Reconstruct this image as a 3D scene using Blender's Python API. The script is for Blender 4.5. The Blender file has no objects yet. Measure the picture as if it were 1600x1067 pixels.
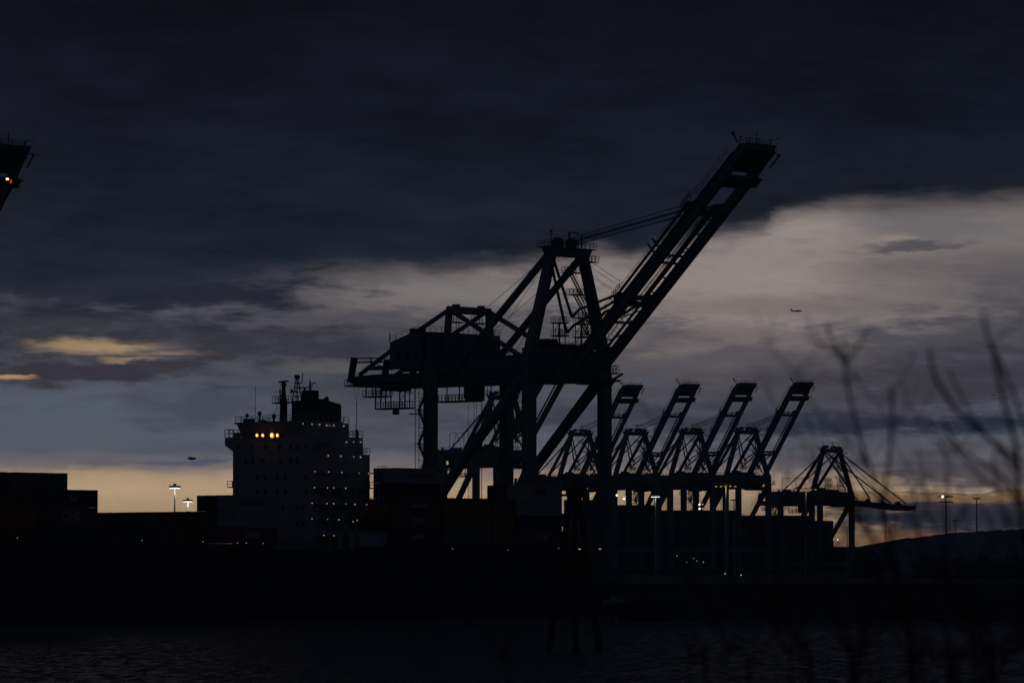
import bpy, math, random
from mathutils import Vector, Matrix
random.seed(7)
R = math.radians
SC = bpy.context.scene
COL = SC.collection

# ------------------------------------------------------------------ camera
CZ, FPX, HOR = 9.6, 6500.0, 880.0          # eye height, focal length in photo pixels, horizon row
PITCH = math.atan((HOR - 533.5) / FPX)
cd = bpy.data.cameras.new('camera'); cam = bpy.data.objects.new('camera', cd); COL.objects.link(cam)
cam.location = (0, 0, CZ); cam.rotation_euler = (R(90) + PITCH, 0, 0)
cd.sensor_width = 36; cd.lens = 36 * FPX / 1600; cd.clip_start = 0.5; cd.clip_end = 90000
cd.dof.use_dof = True; cd.dof.focus_distance = 850; cd.dof.aperture_fstop = 9.0
SC.camera = cam
SC.view_settings.view_transform = 'Standard'; SC.view_settings.look = 'None'
SC.view_settings.gamma = 1; SC.view_settings.exposure = 0

# ------------------------------------------------------------------ sky
def lin(c):
    return tuple((v/255/12.92 if v/255 <= .04045 else ((v/255+.055)/1.055)**2.4) for v in c) + (1,)
W = bpy.data.worlds.new('World'); SC.world = W; W.use_nodes = True
NT = W.node_tree; NT.nodes.clear()
def nd(t, **k):
    n = NT.nodes.new(t)
    for a, b in k.items(): setattr(n, a, b)
    return n
def lk(a, b): NT.links.new(a, b)
def mth(op, a, b=None, c=None):
    n = nd('ShaderNodeMath', operation=op)
    for i, v in enumerate((a, b, c)):
        if v is None: continue
        if isinstance(v, (int, float)): n.inputs[i].default_value = v
        else: lk(v, n.inputs[i])
    return n.outputs[0]
def vm(op, a, b):
    n = nd('ShaderNodeVectorMath', operation=op)
    for i, v in enumerate((a, b)):
        if v is None: continue
        if isinstance(v, (tuple, list)): n.inputs[i].default_value = v
        else: lk(v, n.inputs[i])
    return n
def maprange(v, a, b, c=0, d=1, smooth=True):
    n = nd('ShaderNodeMapRange', interpolation_type='SMOOTHSTEP' if smooth else 'LINEAR')
    lk(v, n.inputs[0])
    for i, q in enumerate((a, b, c, d)): 
        if isinstance(q, (int, float)): n.inputs[i+1].default_value = q
        else: lk(q, n.inputs[i+1])
    return n.outputs[0]
def ramp(v, stops):
    n = nd('ShaderNodeValToRGB'); lk(v, n.inputs[0]); e = n.color_ramp.elements
    while len(e) < len(stops): e.new(.5)
    for el, (p_, c_) in zip(e, stops): el.position = p_
    for i, (p_, c_) in enumerate(stops): e[i].position = p_; e[i].color = c_
    return n.outputs[0]
def mix(f, a, b, blend='MIX'):
    n = nd('ShaderNodeMix', data_type='RGBA', blend_type=blend)
    if isinstance(f, (int, float)): n.inputs[0].default_value = f
    else: lk(f, n.inputs[0])
    for i, v in ((6, a), (7, b)):
        if isinstance(v, tuple): n.inputs[i].default_value = v
        else: lk(v, n.inputs[i])
    return n.outputs[2]
def noise(vec, scale, detail=4, rough=.55):
    n = nd('ShaderNodeTexNoise'); lk(vec, n.inputs['Vector'])
    n.inputs['Scale'].default_value = scale; n.inputs['Detail'].default_value = detail
    n.inputs['Roughness'].default_value = rough
    return n
tc = nd('ShaderNodeTexCoord'); sx = nd('ShaderNodeSeparateXYZ'); lk(tc.outputs['Generated'], sx.inputs[0])
az = mth('ARCTAN2', sx.outputs[0], sx.outputs[1])
el = mth('ARCSINE', sx.outputs[2])
# sky co-ordinates: tens of milliradians of azimuth and elevation, 1 unit = 1/65 rad
U0 = mth('MULTIPLY', az, 65.0); V0 = mth('MULTIPLY', el, 65.0)
cmb = nd('ShaderNodeCombineXYZ'); lk(U0, cmb.inputs[0]); lk(V0, cmb.inputs[1])
P0 = cmb.outputs[0]
st = vm('MULTIPLY', P0, (.55, 1.7, 1)).outputs[0]
w1 = noise(st, .8, 5, .6)
w2 = noise(vm('MULTIPLY', P0, (1.1, 4.0, 1)).outputs[0], 1.6, 5, .65)
d1 = vm('MULTIPLY', vm('SUBTRACT', w1.outputs['Color'], (.5, .5, .5)).outputs[0], (2.2, .75, 0)).outputs[0]
d2 = vm('MULTIPLY', vm('SUBTRACT', w2.outputs['Color'], (.5, .5, .5)).outputs[0], (.9, .22, 0)).outputs[0]
PW = vm('ADD', vm('ADD', P0, d1).outputs[0], d2).outputs[0]
sw = nd('ShaderNodeSeparateXYZ'); lk(PW, sw.inputs[0]); UW, VW = sw.outputs[0], sw.outputs[1]
dd = vm('ADD', P0, vm('MULTIPLY', d1, (.45, .35, 0)).outputs[0]).outputs[0]
dd = vm('ADD', dd, vm('MULTIPLY', d2, (.6, .8, 0)).outputs[0]).outputs[0]
sd = nd('ShaderNodeSeparateXYZ'); lk(dd, sd.inputs[0]); UD, VD = sd.outputs[0], sd.outputs[1]
def vr(y): return (HOR - y) / 100.0
def ur(x): return (x - 800) / 100.0
# clear and thin-cloud layer by elevation
base_stops = [(900,(70,56,48)),(862,(98,78,62)),(830,(140,116,88)),(800,(162,138,109)),(770,(170,145,117)),(748,(150,130,111)),(728,(108,101,103)),(698,(84,87,96)),
 (655,(76,81,93)),(600,(74,78,89)),(545,(72,72,80)),(490,(76,75,82)),(435,(88,84,88)),(385,(118,110,109)),(320,(124,115,112)),(150,(80,76,80))]
lo, hi = vr(900), vr(100)
B = ramp(maprange(VD, lo, hi, smooth=False), [((vr(y)-lo)/(hi-lo), lin(c)) for y, c in base_stops])
eg1 = noise(vm('MULTIPLY', P0, (.9, 3.6, 1)).outputs[0], 1.1, 7, .58)
eg2 = noise(vm('MULTIPLY', P0, (2.2, 12.0, 1)).outputs[0], 1.9, 5, .6)
EDGE = mth('ADD', maprange(eg1.outputs['Fac'], .3, .7, -.48, .48, False), maprange(eg2.outputs['Fac'], .3, .7, -.16, .16, False))
def blob(Bc, cx, cy, rx, ry, col, a, soft=.35, crisp=False):
    q = vm('SUBTRACT', dd if crisp else PW, (ur(cx), vr(cy), 0)).outputs[0]
    q = vm('MULTIPLY', q, (100.0/rx, 100.0/ry, 0)).outputs[0]
    l = nd('ShaderNodeVectorMath', operation='LENGTH'); lk(q, l.inputs[0])
    e_ = mth('ADD', l.outputs['Value'], EDGE)
    return mix(maprange(e_, 1.0 + soft, 1.0 - soft - .25, 0, a), Bc, lin(col))
BLOBS = [
 (100,640,330,48,(83,91,105),.75,.5),(300,632,130,26,(57,57,68),.5,.4),(560,590,120,45,(58,59,69),.7,.5),(500,562,60,14,(92,89,91),.45,.4),
 (650,650,140,60,(70,70,79),.6,.5),(1100,560,330,60,(90,84,87),.7,.5),(720,450,230,44,(124,117,116),.88,.5),(470,445,110,20,(80,78,83),.6,.5),(230,440,230,22,(34,39,50),.7,.5),(1180,440,300,95,(145,134,130),.95,.5),
 (1260,345,120,34,(154,143,137),.85,.5),(1480,350,170,32,(97,97,103),.6,.5),(1430,386,90,7,(72,71,80),.8,.5),(1400,375,45,5,(142,134,124),.6,.5),
 (1460,420,170,22,(90,86,89),.5,.5),(1300,625,330,62,(66,63,71),.75,.4),(1500,590,230,55,(58,55,64),.85,.3),(1400,664,300,20,(37,43,56),.9,.45),(1000,650,300,18,(52,55,67),.7,.5),
 (1430,715,260,28,(80,77,84),.6,.5),
 (330,495,170,14,(74,73,81),.5,.5),(60,520,330,36,(44,47,58),.85,.4),(150,447,360,55,(37,41,52),.9,.35),(290,462,170,26,(33,37,48),.85,.4),
 (430,537,170,30,(49,50,60),.85,.35),(130,577,220,28,(51,49,58),.92,.3),
 (1520,806,210,16,(60,58,64),.95,.4),(1500,824,190,13,(40,42,52),.95,.4),
]
for b in BLOBS: B = blob(B, *b)
for b in [(180,772,360,34,(184,156,123),.75,.5),(170,548,110,10,(96,88,84),.6,.5),(158,541,82,8,(174,147,108),.8,.8),(120,551,60,4,(150,128,100),.5,.7),(215,533,40,4,(58,55,62),.7,.6),(255,554,50,4,(140,120,96),.7,.7),(200,562,60,3.5,(150,128,98),.7,.5),(12,592,36,3.5,(176,145,96),.9,.4),(290,721,125,5,(72,82,98),.85,.5),
          (320,704,110,14,(74,80,92),.55,.6),(1300,478,240,16,(104,97,97),.6,.6),(1060,525,200,16,(94,88,91),.5,.6),(1450,455,160,10,(100,95,97),.5,.6),(1160,795,260,40,(132,113,94),.55,.6),(1560,738,250,34,(70,67,75),.9,.35),(1540,812,260,34,(50,50,60),.92,.3),(1470,779,280,10,(128,101,70),.9,.35),(1500,771,240,1.8,(78,72,74),.7,.5),(1520,793,240,4,(56,55,62),.8,.4),(1520,812,200,12,(34,38,50),.85,.5),
          (1390,836,90,10,(128,90,58),.85,.6),(1500,836,120,3,(120,88,62),.7,.6),(505,574,70,10,(96,94,95),.5,.5)]:
    B = blob(B, *b, crisp=True)
# dark cloud deck: everything above an uneven lower edge
edge = [(-600,490),(0,462),(300,450),(420,436),(620,430),(800,424),(880,416),(935,400),(985,414),(1040,396),(1120,372),(1180,366),(1212,346),(1300,334),(1450,328),(1600,324),(2200,312)]
ex0, ex1 = -600, 2200
E_ = ramp(maprange(UD, ur(ex0), ur(ex1), smooth=False), [((x-ex0)/(ex1-ex0), (vr(y)/10,)*3+(1,)) for x, y in edge])
over = mth('SUBTRACT', VD, mth('MULTIPLY', E_, 10.0))
DK = ramp(maprange(V0, vr(430), vr(0), smooth=False), [(0, lin((28,35,48))), (.2, lin((25,31,43))), (.55, lin((19,23,34))), (1, lin((13,16,25)))])
nz = noise(st, .5, 6, .6); nf = noise(vm('MULTIPLY', P0, (.6, 3.2, 1)).outputs[0], 1.5, 7, .65)
shade = mth('ADD', maprange(nz.outputs['Fac'], .3, .7, .72, 1.22), maprange(nf.outputs['Fac'], .3, .7, -.10, .10))
DKs = vm('MULTIPLY', DK, None); lk(shade, DKs.inputs[1])
B2 = vm('MULTIPLY', B, None); lk(mth('ADD', maprange(eg1.outputs['Fac'], .25, .75, .88, 1.12, False), 0.0), B2.inputs[1])
over = mth('ADD', over, maprange(eg1.outputs['Fac'], .25, .75, -.08, .08, False))
C_ = mix(maprange(over, -.22, .32), B2.outputs[0], DKs.outputs[0])
GN = ramp(maprange(V0, vr(900), vr(200), smooth=False), [((900-y)/700, (g/2,)*3+(1,)) for y, g in ((900,1.8),(770,1.82),(700,1.48),(600,1.26),(500,1.18),(300,1.08),(200,1.02))])
Gv = vm('MULTIPLY', C_, None); lk(mth('MULTIPLY', GN, 2.0), Gv.inputs[1]); C_ = Gv.outputs[0]
# the rest of the sky away from the afterglow: unbroken dusk overcast
away = mth('MAXIMUM', maprange(mth('ABSOLUTE', az), .22, .8), maprange(el, .16, .5))
OV = ramp(maprange(el, 0, 1.2, smooth=False), [(0, lin((18,21,31))), (.2, lin((19,23,33))), (.5, lin((21,24,35))), (1, lin((22,25,37)))])
C_ = mix(away, C_, OV)
sky = nd('ShaderNodeTexSky', sky_type='NISHITA', sun_disc=False, sun_elevation=R(-1), sun_rotation=R(-8))
skm = vm('SCALE', sky.outputs[0], None); skm.inputs['Scale'].default_value = .0006
C_ = vm('ADD', C_, skm.outputs[0]).outputs[0]
bg = nd('ShaderNodeBackground'); lk(C_, bg.inputs[0]); bg.inputs[1].default_value = 1.0
out = nd('ShaderNodeOutputWorld'); lk(bg.outputs[0], out.inputs[0])
sl = bpy.data.lights.new('sun', 'SUN'); sl.energy = .004; sl.angle = R(10); sl.color = (1, .8, .6)
so = bpy.data.objects.new('sun', sl); COL.objects.link(so); so.rotation_euler = (R(87), 0, R(180 + 8))

# ------------------------------------------------------------------ materials
def mat(name, col, rough=.7, var=.25, metal=0, scale=.6, bump=0):
    m = bpy.data.materials.new(name); m.use_nodes = True; t = m.node_tree; b = t.nodes['Principled BSDF']
    b.inputs['Roughness'].default_value = rough; b.inputs['Metallic'].default_value = metal
    c = t.nodes.new('ShaderNodeTexCoord'); n = t.nodes.new('ShaderNodeTexNoise')
    n.inputs['Scale'].default_value = scale; n.inputs['Detail'].default_value = 6; n.inputs['Roughness'].default_value = .65
    t.links.new(c.outputs['Object'], n.inputs['Vector'])
    r = t.nodes.new('ShaderNodeValToRGB'); t.links.new(n.outputs[0], r.inputs[0])
    r.color_ramp.elements[0].position = .3; r.color_ramp.elements[1].position = .72
    r.color_ramp.elements[0].color = tuple(v*(1-var) for v in col)+(1,); r.color_ramp.elements[1].color = tuple(min(1, v*(1+var)) for v in col)+(1,)
    t.links.new(r.outputs[0], b.inputs['Base Color'])
    if bump:
        bm = t.nodes.new('ShaderNodeBump'); bm.inputs['Strength'].default_value = bump; bm.inputs['Distance'].default_value = .05
        t.links.new(n.outputs[0], bm.inputs['Height']); t.links.new(bm.outputs[0], b.inputs['Normal'])
    return m
def emi(name, col, s):
    m = bpy.data.materials.new(name); m.use_nodes = True; t = m.node_tree; t.nodes.clear()
    e = t.nodes.new('ShaderNodeEmission'); e.inputs[0].default_value = col+(1,); e.inputs[1].default_value = s
    o = t.nodes.new('ShaderNodeOutputMaterial'); t.links.new(e.outputs[0], o.inputs[0]); return m
M = dict(
 crane=mat('crane_paint', (.27,.285,.31), .55), crane_dark=mat('crane_dark_steel', (.07,.08,.10), .6), house=mat('house_panel', (.30,.315,.34), .6),
 rope=mat('wire_rope', (.04,.04,.045), .6), hull=mat('hull_paint', (.025,.02,.025), .5), white=mat('ship_white', (.56,.56,.55), .5, .18),
 deck=mat('deck_paint', (.10,.07,.06), .7), glass=mat('dark_glass', (.07,.075,.08), .1, .05), black=mat('funnel_black', (.03,.03,.035), .5),
 stripe=mat('funnel_stripe', (.35,.22,.20), .5), lifeboat=mat('lifeboat_orange', (.55,.10,.03), .5), concrete=mat('quay_concrete', (.11,.105,.10), .85, .4, scale=.25, bump=.3),
 asphalt=mat('yard_asphalt', (.05,.05,.05), .9), timber=mat('creosoted_timber', (.035,.028,.022), .85, .4, scale=1.5), pole=mat('galvanised_pole', (.45,.45,.44), .5, .1),
 hillm=mat('wooded_hill', (.045,.08,.085), .95, .5, scale=.02), twig=mat('twig_bark', (.10,.055,.05), .8, .3, scale=20), bank=mat('bank_earth', (.06,.05,.035), .95, .5, scale=2),
 plane=mat('aircraft_paint', (.35,.35,.37), .4), bird=mat('bird_feather', (.08,.08,.08), .8), boat=mat('boat_white', (.6,.6,.62), .4, .1), foliage=mat('shore_foliage', (.05,.07,.035), .9, .5, scale=1),
 c_red=mat('container_red', (.20,.025,.02), .6), c_mag=mat('container_magenta', (.30,.02,.09), .6), c_white=mat('container_white', (.50,.50,.50), .6, .15), c_blue=mat('container_blue', (.02,.04,.12), .6),
 c_brown=mat('container_brown', (.10,.035,.02), .6), c_grey=mat('container_grey', (.14,.145,.15), .6), c_green=mat('container_green', (.02,.07,.04), .6), c_orange=mat('container_orange', (.38,.07,.015), .6),
 t_white=mat('lettering_white', (.75,.75,.75), .5, .05), t_red=mat('lettering_red', (.35,.02,.02), .5, .05), t_mag=mat('lettering_magenta', (.40,.01,.08), .5, .05), t_black=mat('lettering_black', (.02,.02,.02), .5, .05),
 paint_a=mat('mural_blue', (.10,.12,.22), .8, .5), paint_b=mat('mural_red', (.20,.05,.05), .8, .5), paint_c=mat('mural_grey', (.30,.30,.32), .8, .4),
 e_halo=emi('sodium_halo', (1,.27,.03), .95), e_core=emi('sodium_core', (1,.62,.15), 3.0), e_white=emi('deck_lamp_white', (1,.86,.66), .45), e_warm=emi('deck_lamp_warm', (1,.45,.18), .6), e_dim=emi('deck_lamp_dim', (1,.85,.65), .2),
 e_mast=emi('mast_lamp_white', (1,.95,.88), 2.2), e_yel=emi('mast_lamp_yellow', (1,.72,.3), .5), e_green=emi('green_lamp', (.25,1,.75), .7), e_cab=emi('cab_lamp', (.7,.9,.25), .45), e_teal=emi('pane_sky_glow', (.35,.6,.62), .045),
 e_lamp=emi('flood_warm_white', (1,.85,.55), 2.6), e_red=emi('red_strip', (1,.10,.03), .3),
)
# ------------------------------------------------------------------ mesh helpers
class MB:
    def __init__(s): s.v = []; s.f = []
    def box(s, a, b):
        (x0,y0,z0),(x1,y1,z1) = a, b; n = len(s.v)
        s.v += [(x0,y0,z0),(x1,y0,z0),(x1,y1,z0),(x0,y1,z0),(x0,y0,z1),(x1,y0,z1),(x1,y1,z1),(x0,y1,z1)]
        s.f += [tuple(n+i for i in q) for q in ((3,2,1,0),(4,5,6,7),(0,1,5,4),(1,2,6,5),(2,3,7,6),(3,0,4,7))]; return s
    def beam(s, p, q, w, h=None, w2=None, h2=None):
        p, q = Vector(p), Vector(q); h = h or w; w2 = w2 or w; h2 = h2 or h
        d = (q-p).normalized(); up = Vector((0,0,1)) if abs(d.z) < .98 else Vector((1,0,0))
        sd_ = d.cross(up).normalized(); u = sd_.cross(d); n = len(s.v)
        for c, ww, hh in ((p,w,h),(q,w2,h2)):
            for a, b in ((-1,-1),(1,-1),(1,1),(-1,1)): s.v.append(tuple(c + sd_*a*ww/2 + u*b*hh/2))
        s.f += [tuple(n+i for i in z) for z in ((0,1,2,3),(7,6,5,4),(0,4,5,1),(1,5,6,2),(2,6,7,3),(3,7,4,0))]; return s
    def tube(s, pts, r, k=6, r2=None):
        pts = [Vector(p) for p in pts]; N = len(pts); n0 = len(s.v)
        for i, p in enumerate(pts):
            d = (pts[min(i+1,N-1)] - pts[max(i-1,0)]).normalized(); up = Vector((0,0,1)) if abs(d.z) < .9 else Vector((1,0,0))
            a = d.cross(up).normalized(); b = a.cross(d)
            rr = r[i] if isinstance(r, (list, tuple)) else (r if r2 is None else r + (r2-r)*i/(N-1))
            for j in range(k):
                t = 2*math.pi*j/k; s.v.append(tuple(p + a*math.cos(t)*rr + b*math.sin(t)*rr))
        for i in range(N-1):
            for j in range(k):
                a = n0+i*k+j; b = n0+i*k+(j+1)%k; s.f.append((a,b,b+k,a+k))
        s.f.append(tuple(n0+j for j in range(k))[::-1]); s.f.append(tuple(n0+(N-1)*k+j for j in range(k))); return s
    def ball(s, c, r, k=10, sz=1):
        n0 = len(s.v); c = Vector(c)
        for i in range(k//2+1):
            ph = math.pi*i/(k//2)
            for j in range(k):
                t = 2*math.pi*j/k; rr = max(r*math.sin(ph), r*.02)
                s.v.append((c.x+rr*math.cos(t), c.y+rr*math.sin(t), c.z+r*sz*math.cos(ph)))
        for i in range(k//2):
            for j in range(k):
                a = n0+i*k+j; b = n0+i*k+(j+1)%k; s.f.append((a,a+k,b+k,b))
        return s
    def prism(s, pts, off):                 # planar polygon pushed along off
        n = len(s.v); k = len(pts); off = Vector(off)
        s.v += [tuple(p) for p in pts] + [tuple(Vector(p)+off) for p in pts]
        s.f.append(tuple(range(n, n+k))); s.f.append(tuple(range(n+2*k-1, n+k-1, -1)))
        for i in range(k): j = (i+1) % k; s.f.append((n+i, n+k+i, n+k+j, n+j))
        return s
    def rail(s, p, q, h=1.1, step=1.6, r=.035, mid=True):
        p, q = Vector(p), Vector(q); L = (q-p).length; n = max(1, int(L/step)); up = Vector((0,0,h))
        for i in range(n+1):
            a = p.lerp(q, i/n); s.beam(a, a+up, r*2)
        s.beam(p+up, q+up, r*2)
        if mid: s.beam(p+up*.5, q+up*.5, r*1.6)
        return s
    def build(s, name, m, parent=None):
        me = bpy.data.meshes.new(name); me.from_pydata(s.v, [], s.f); me.update()
        me.materials.append(m); o = bpy.data.objects.new(name, me); COL.objects.link(o); o.parent = parent
        return o
def tag(o, label=None, cat=None, group=None, kind=None):
    for k, v in (('label',label),('category',cat),('group',group),('kind',kind)):
        if v: o[k] = v
    return o
def empty(name, loc=(0,0,0), rz=0, sc=1):
    o = bpy.data.objects.new(name, None); COL.objects.link(o); o.location = loc; o.rotation_euler = (0,0,rz); o.scale = (sc,)*3
    o.empty_display_size = .5; return o
def copy_tree(o, parent=None):
    c = o.copy(); COL.objects.link(c); c.parent = parent
    for ch in list(o.children): copy_tree(ch, c)
    return c
def text(name, s, size, m, parent, loc, rot, wide=1.0):
    cu = bpy.data.curves.new('t', 'FONT'); cu.body = s; cu.size = size; cu.align_x = 'CENTER'; cu.align_y = 'CENTER'; cu.extrude = .012; cu.offset = size*.018
    o = bpy.data.objects.new('t', cu); COL.objects.link(o)
    me = bpy.data.meshes.new_from_object(o.evaluated_get(bpy.context.evaluated_depsgraph_get()))
    bpy.data.objects.remove(o); me.materials.clear(); me.materials.append(m)
    t = bpy.data.objects.new(name, me); COL.objects.link(t); t.parent = parent; t.location = loc; t.rotation_euler = rot; t.scale = (wide,1,1); return t
def at(x, y, Y):                              # the point at depth Y seen at photo position (x, y)
    a, b = (x-800)/FPX, (533.5-y)/FPX
    d = Vector((a, math.cos(PITCH)-b*math.sin(PITCH), math.sin(PITCH)+b*math.cos(PITCH)))
    return Vector((0,0,CZ)) + d*(Y/d.y)
def on_plane(x, y, o, n):
    a, b = (x-800)/FPX, (533.5-y)/FPX
    d = Vector((a, math.cos(PITCH)-b*math.sin(PITCH), math.sin(PITCH)+b*math.cos(PITCH))); C = Vector((0,0,CZ))
    return C + d*((Vector(o)-C).dot(n)/d.dot(n))

# ------------------------------------------------------------------ ground, water, hills
QZ = 4.5
A48 = R(48); SV = Vector((math.cos(A48), math.sin(A48), 0)); WV = Vector((-math.sin(A48), math.cos(A48), 0))
SO = Vector((-35, 728, 0))
def ship_pt(t, w, z=0): return SO + SV*t + WV*w + Vector((0,0,z))
def sheet(name, pts, z, m):
    mb = MB(); mb.v = [(p[0],p[1],z) for p in pts]; mb.f = [tuple(range(len(pts)))]; o = mb.build(name, m); return tag(o, kind='structure')
wm = bpy.data.materials.new('harbour_water'); wm.use_nodes = True; t = wm.node_tree; b = t.nodes['Principled BSDF']
b.inputs['Base Color'].default_value = (.008,.011,.018,1); b.inputs['Roughness'].default_value = .28; b.inputs['IOR'].default_value = 1.333
tcn = t.nodes.new('ShaderNodeTexCoord'); mp = t.nodes.new('ShaderNodeMapping'); mp.inputs['Scale'].default_value = (.55,.22,1)
t.links.new(tcn.outputs['Object'], mp.inputs[0])
n1 = t.nodes.new('ShaderNodeTexNoise'); n1.inputs['Scale'].default_value = 2.2; n1.inputs['Detail'].default_value = 5; n1.inputs['Roughness'].default_value = .6
t.links.new(mp.outputs[0], n1.inputs['Vector'])
bp = t.nodes.new('ShaderNodeBump'); bp.inputs['Strength'].default_value = 1.0; bp.inputs['Distance'].default_value = .9
t.links.new(n1.outputs[0], bp.inputs['Height']); t.links.new(bp.outputs[0], b.inputs['Normal'])
wv_ = MB(); WX0, WX1, WY0, WY1 = -150, 150, 300, 745
NX, NY = 420, 760
random.seed(9)
comp = []
for _ in range(16):
    lam = random.uniform(1.1, 3.4); a = random.gauss(-1.1, .8); comp.append((2*math.pi/lam*math.cos(a), 2*math.pi/lam*math.sin(a), random.uniform(0,6.28), 0.0095*lam*random.uniform(.5,1.2)))
for j in range(NY):
    y_ = WY0+(WY1-WY0)*j/(NY-1)
    for i in range(NX):
        x_ = WX0+(WX1-WX0)*i/(NX-1); wv_.v.append((x_, y_, sum(am*math.sin(kx*x_+ky*y_+p0) for kx,ky,p0,am in comp)))
for j in range(NY-1):
    for i in range(NX-1): a = j*NX+i; wv_.f.append((a,a+1,a+1+NX,a+NX))
n_ = len(wv_.v); wv_.v += [(-3900,-900,-.5),(3900,-900,-.5),(3900,6700,-.5),(-3900,6700,-.5)]; wv_.f.append((n_,n_+1,n_+2,n_+3))
wo = tag(wv_.build('water', wm), kind='structure')
for p_ in wo.data.polygons: p_.use_smooth = True
qa, qb = ship_pt(-420, 36.3), ship_pt(128, 36.3)
terminal = [(qa.x,qa.y),(qb.x,qb.y),(21,qb.y-1),(20,709),(900,709),(2600,2000),(3800,2600),(3800,6600),(-3800,6600),(-3800,qa.y-200),(qa.x-200,qa.y-200)]
gm = MB(); gm.v = [(x,y,QZ) for x,y in terminal]+[(x,y,-2) for x,y in terminal]; k = len(terminal)
gm.f = [tuple(range(k))]+[(i,(i+1)%k,(i+1)%k+k,i+k)[::-1] for i in range(k)]
tag(gm.build('ground', M['asphalt']), kind='structure')
# wooded ridge beyond the terminal
hm = MB(); ridge = []
random.seed(3)
prof = [(-2200,872),(0,870),(700,868),(1100,868),(1290,866),(1330,858),(1370,853),(1420,842),(1470,836),(1530,831),(1600,828),(1700,826),(1900,835),(3700,845)]
def hy(x):
    for (a,ya),(c,yc) in zip(prof, prof[1:]):
        if x <= c: return ya+(yc-ya)*(x-a)/(c-a)
    return 835
x = -2200.0; top = []
while x < 3600:
    p_ = at(x, hy(x)-random.uniform(-.6,2.6), 5200); top.append(p_); x += random.uniform(1.3,3.0)*(1 if 1250<x<1700 else 6)
n = len(top); back = [Vector((p_.x*1.05, 6400, p_.z*.8)) for p_ in top]; front = [Vector((p_.x*.96, 4700, 4.0)) for p_ in top]; mid_ = [Vector((p_.x*.98+random.uniform(-4,4), 4950, p_.z*.6+random.uniform(-2,3))) for p_ in top]
hm.v = [tuple(p_) for r_ in (front, mid_, top, back) for p_ in r_]
for r_ in range(3):
    for i in range(n-1): a = r_*n+i; hm.f.append((a,a+1,a+1+n,a+n))
tag(hm.build('hill', M['hillm']), kind='structure')

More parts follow.
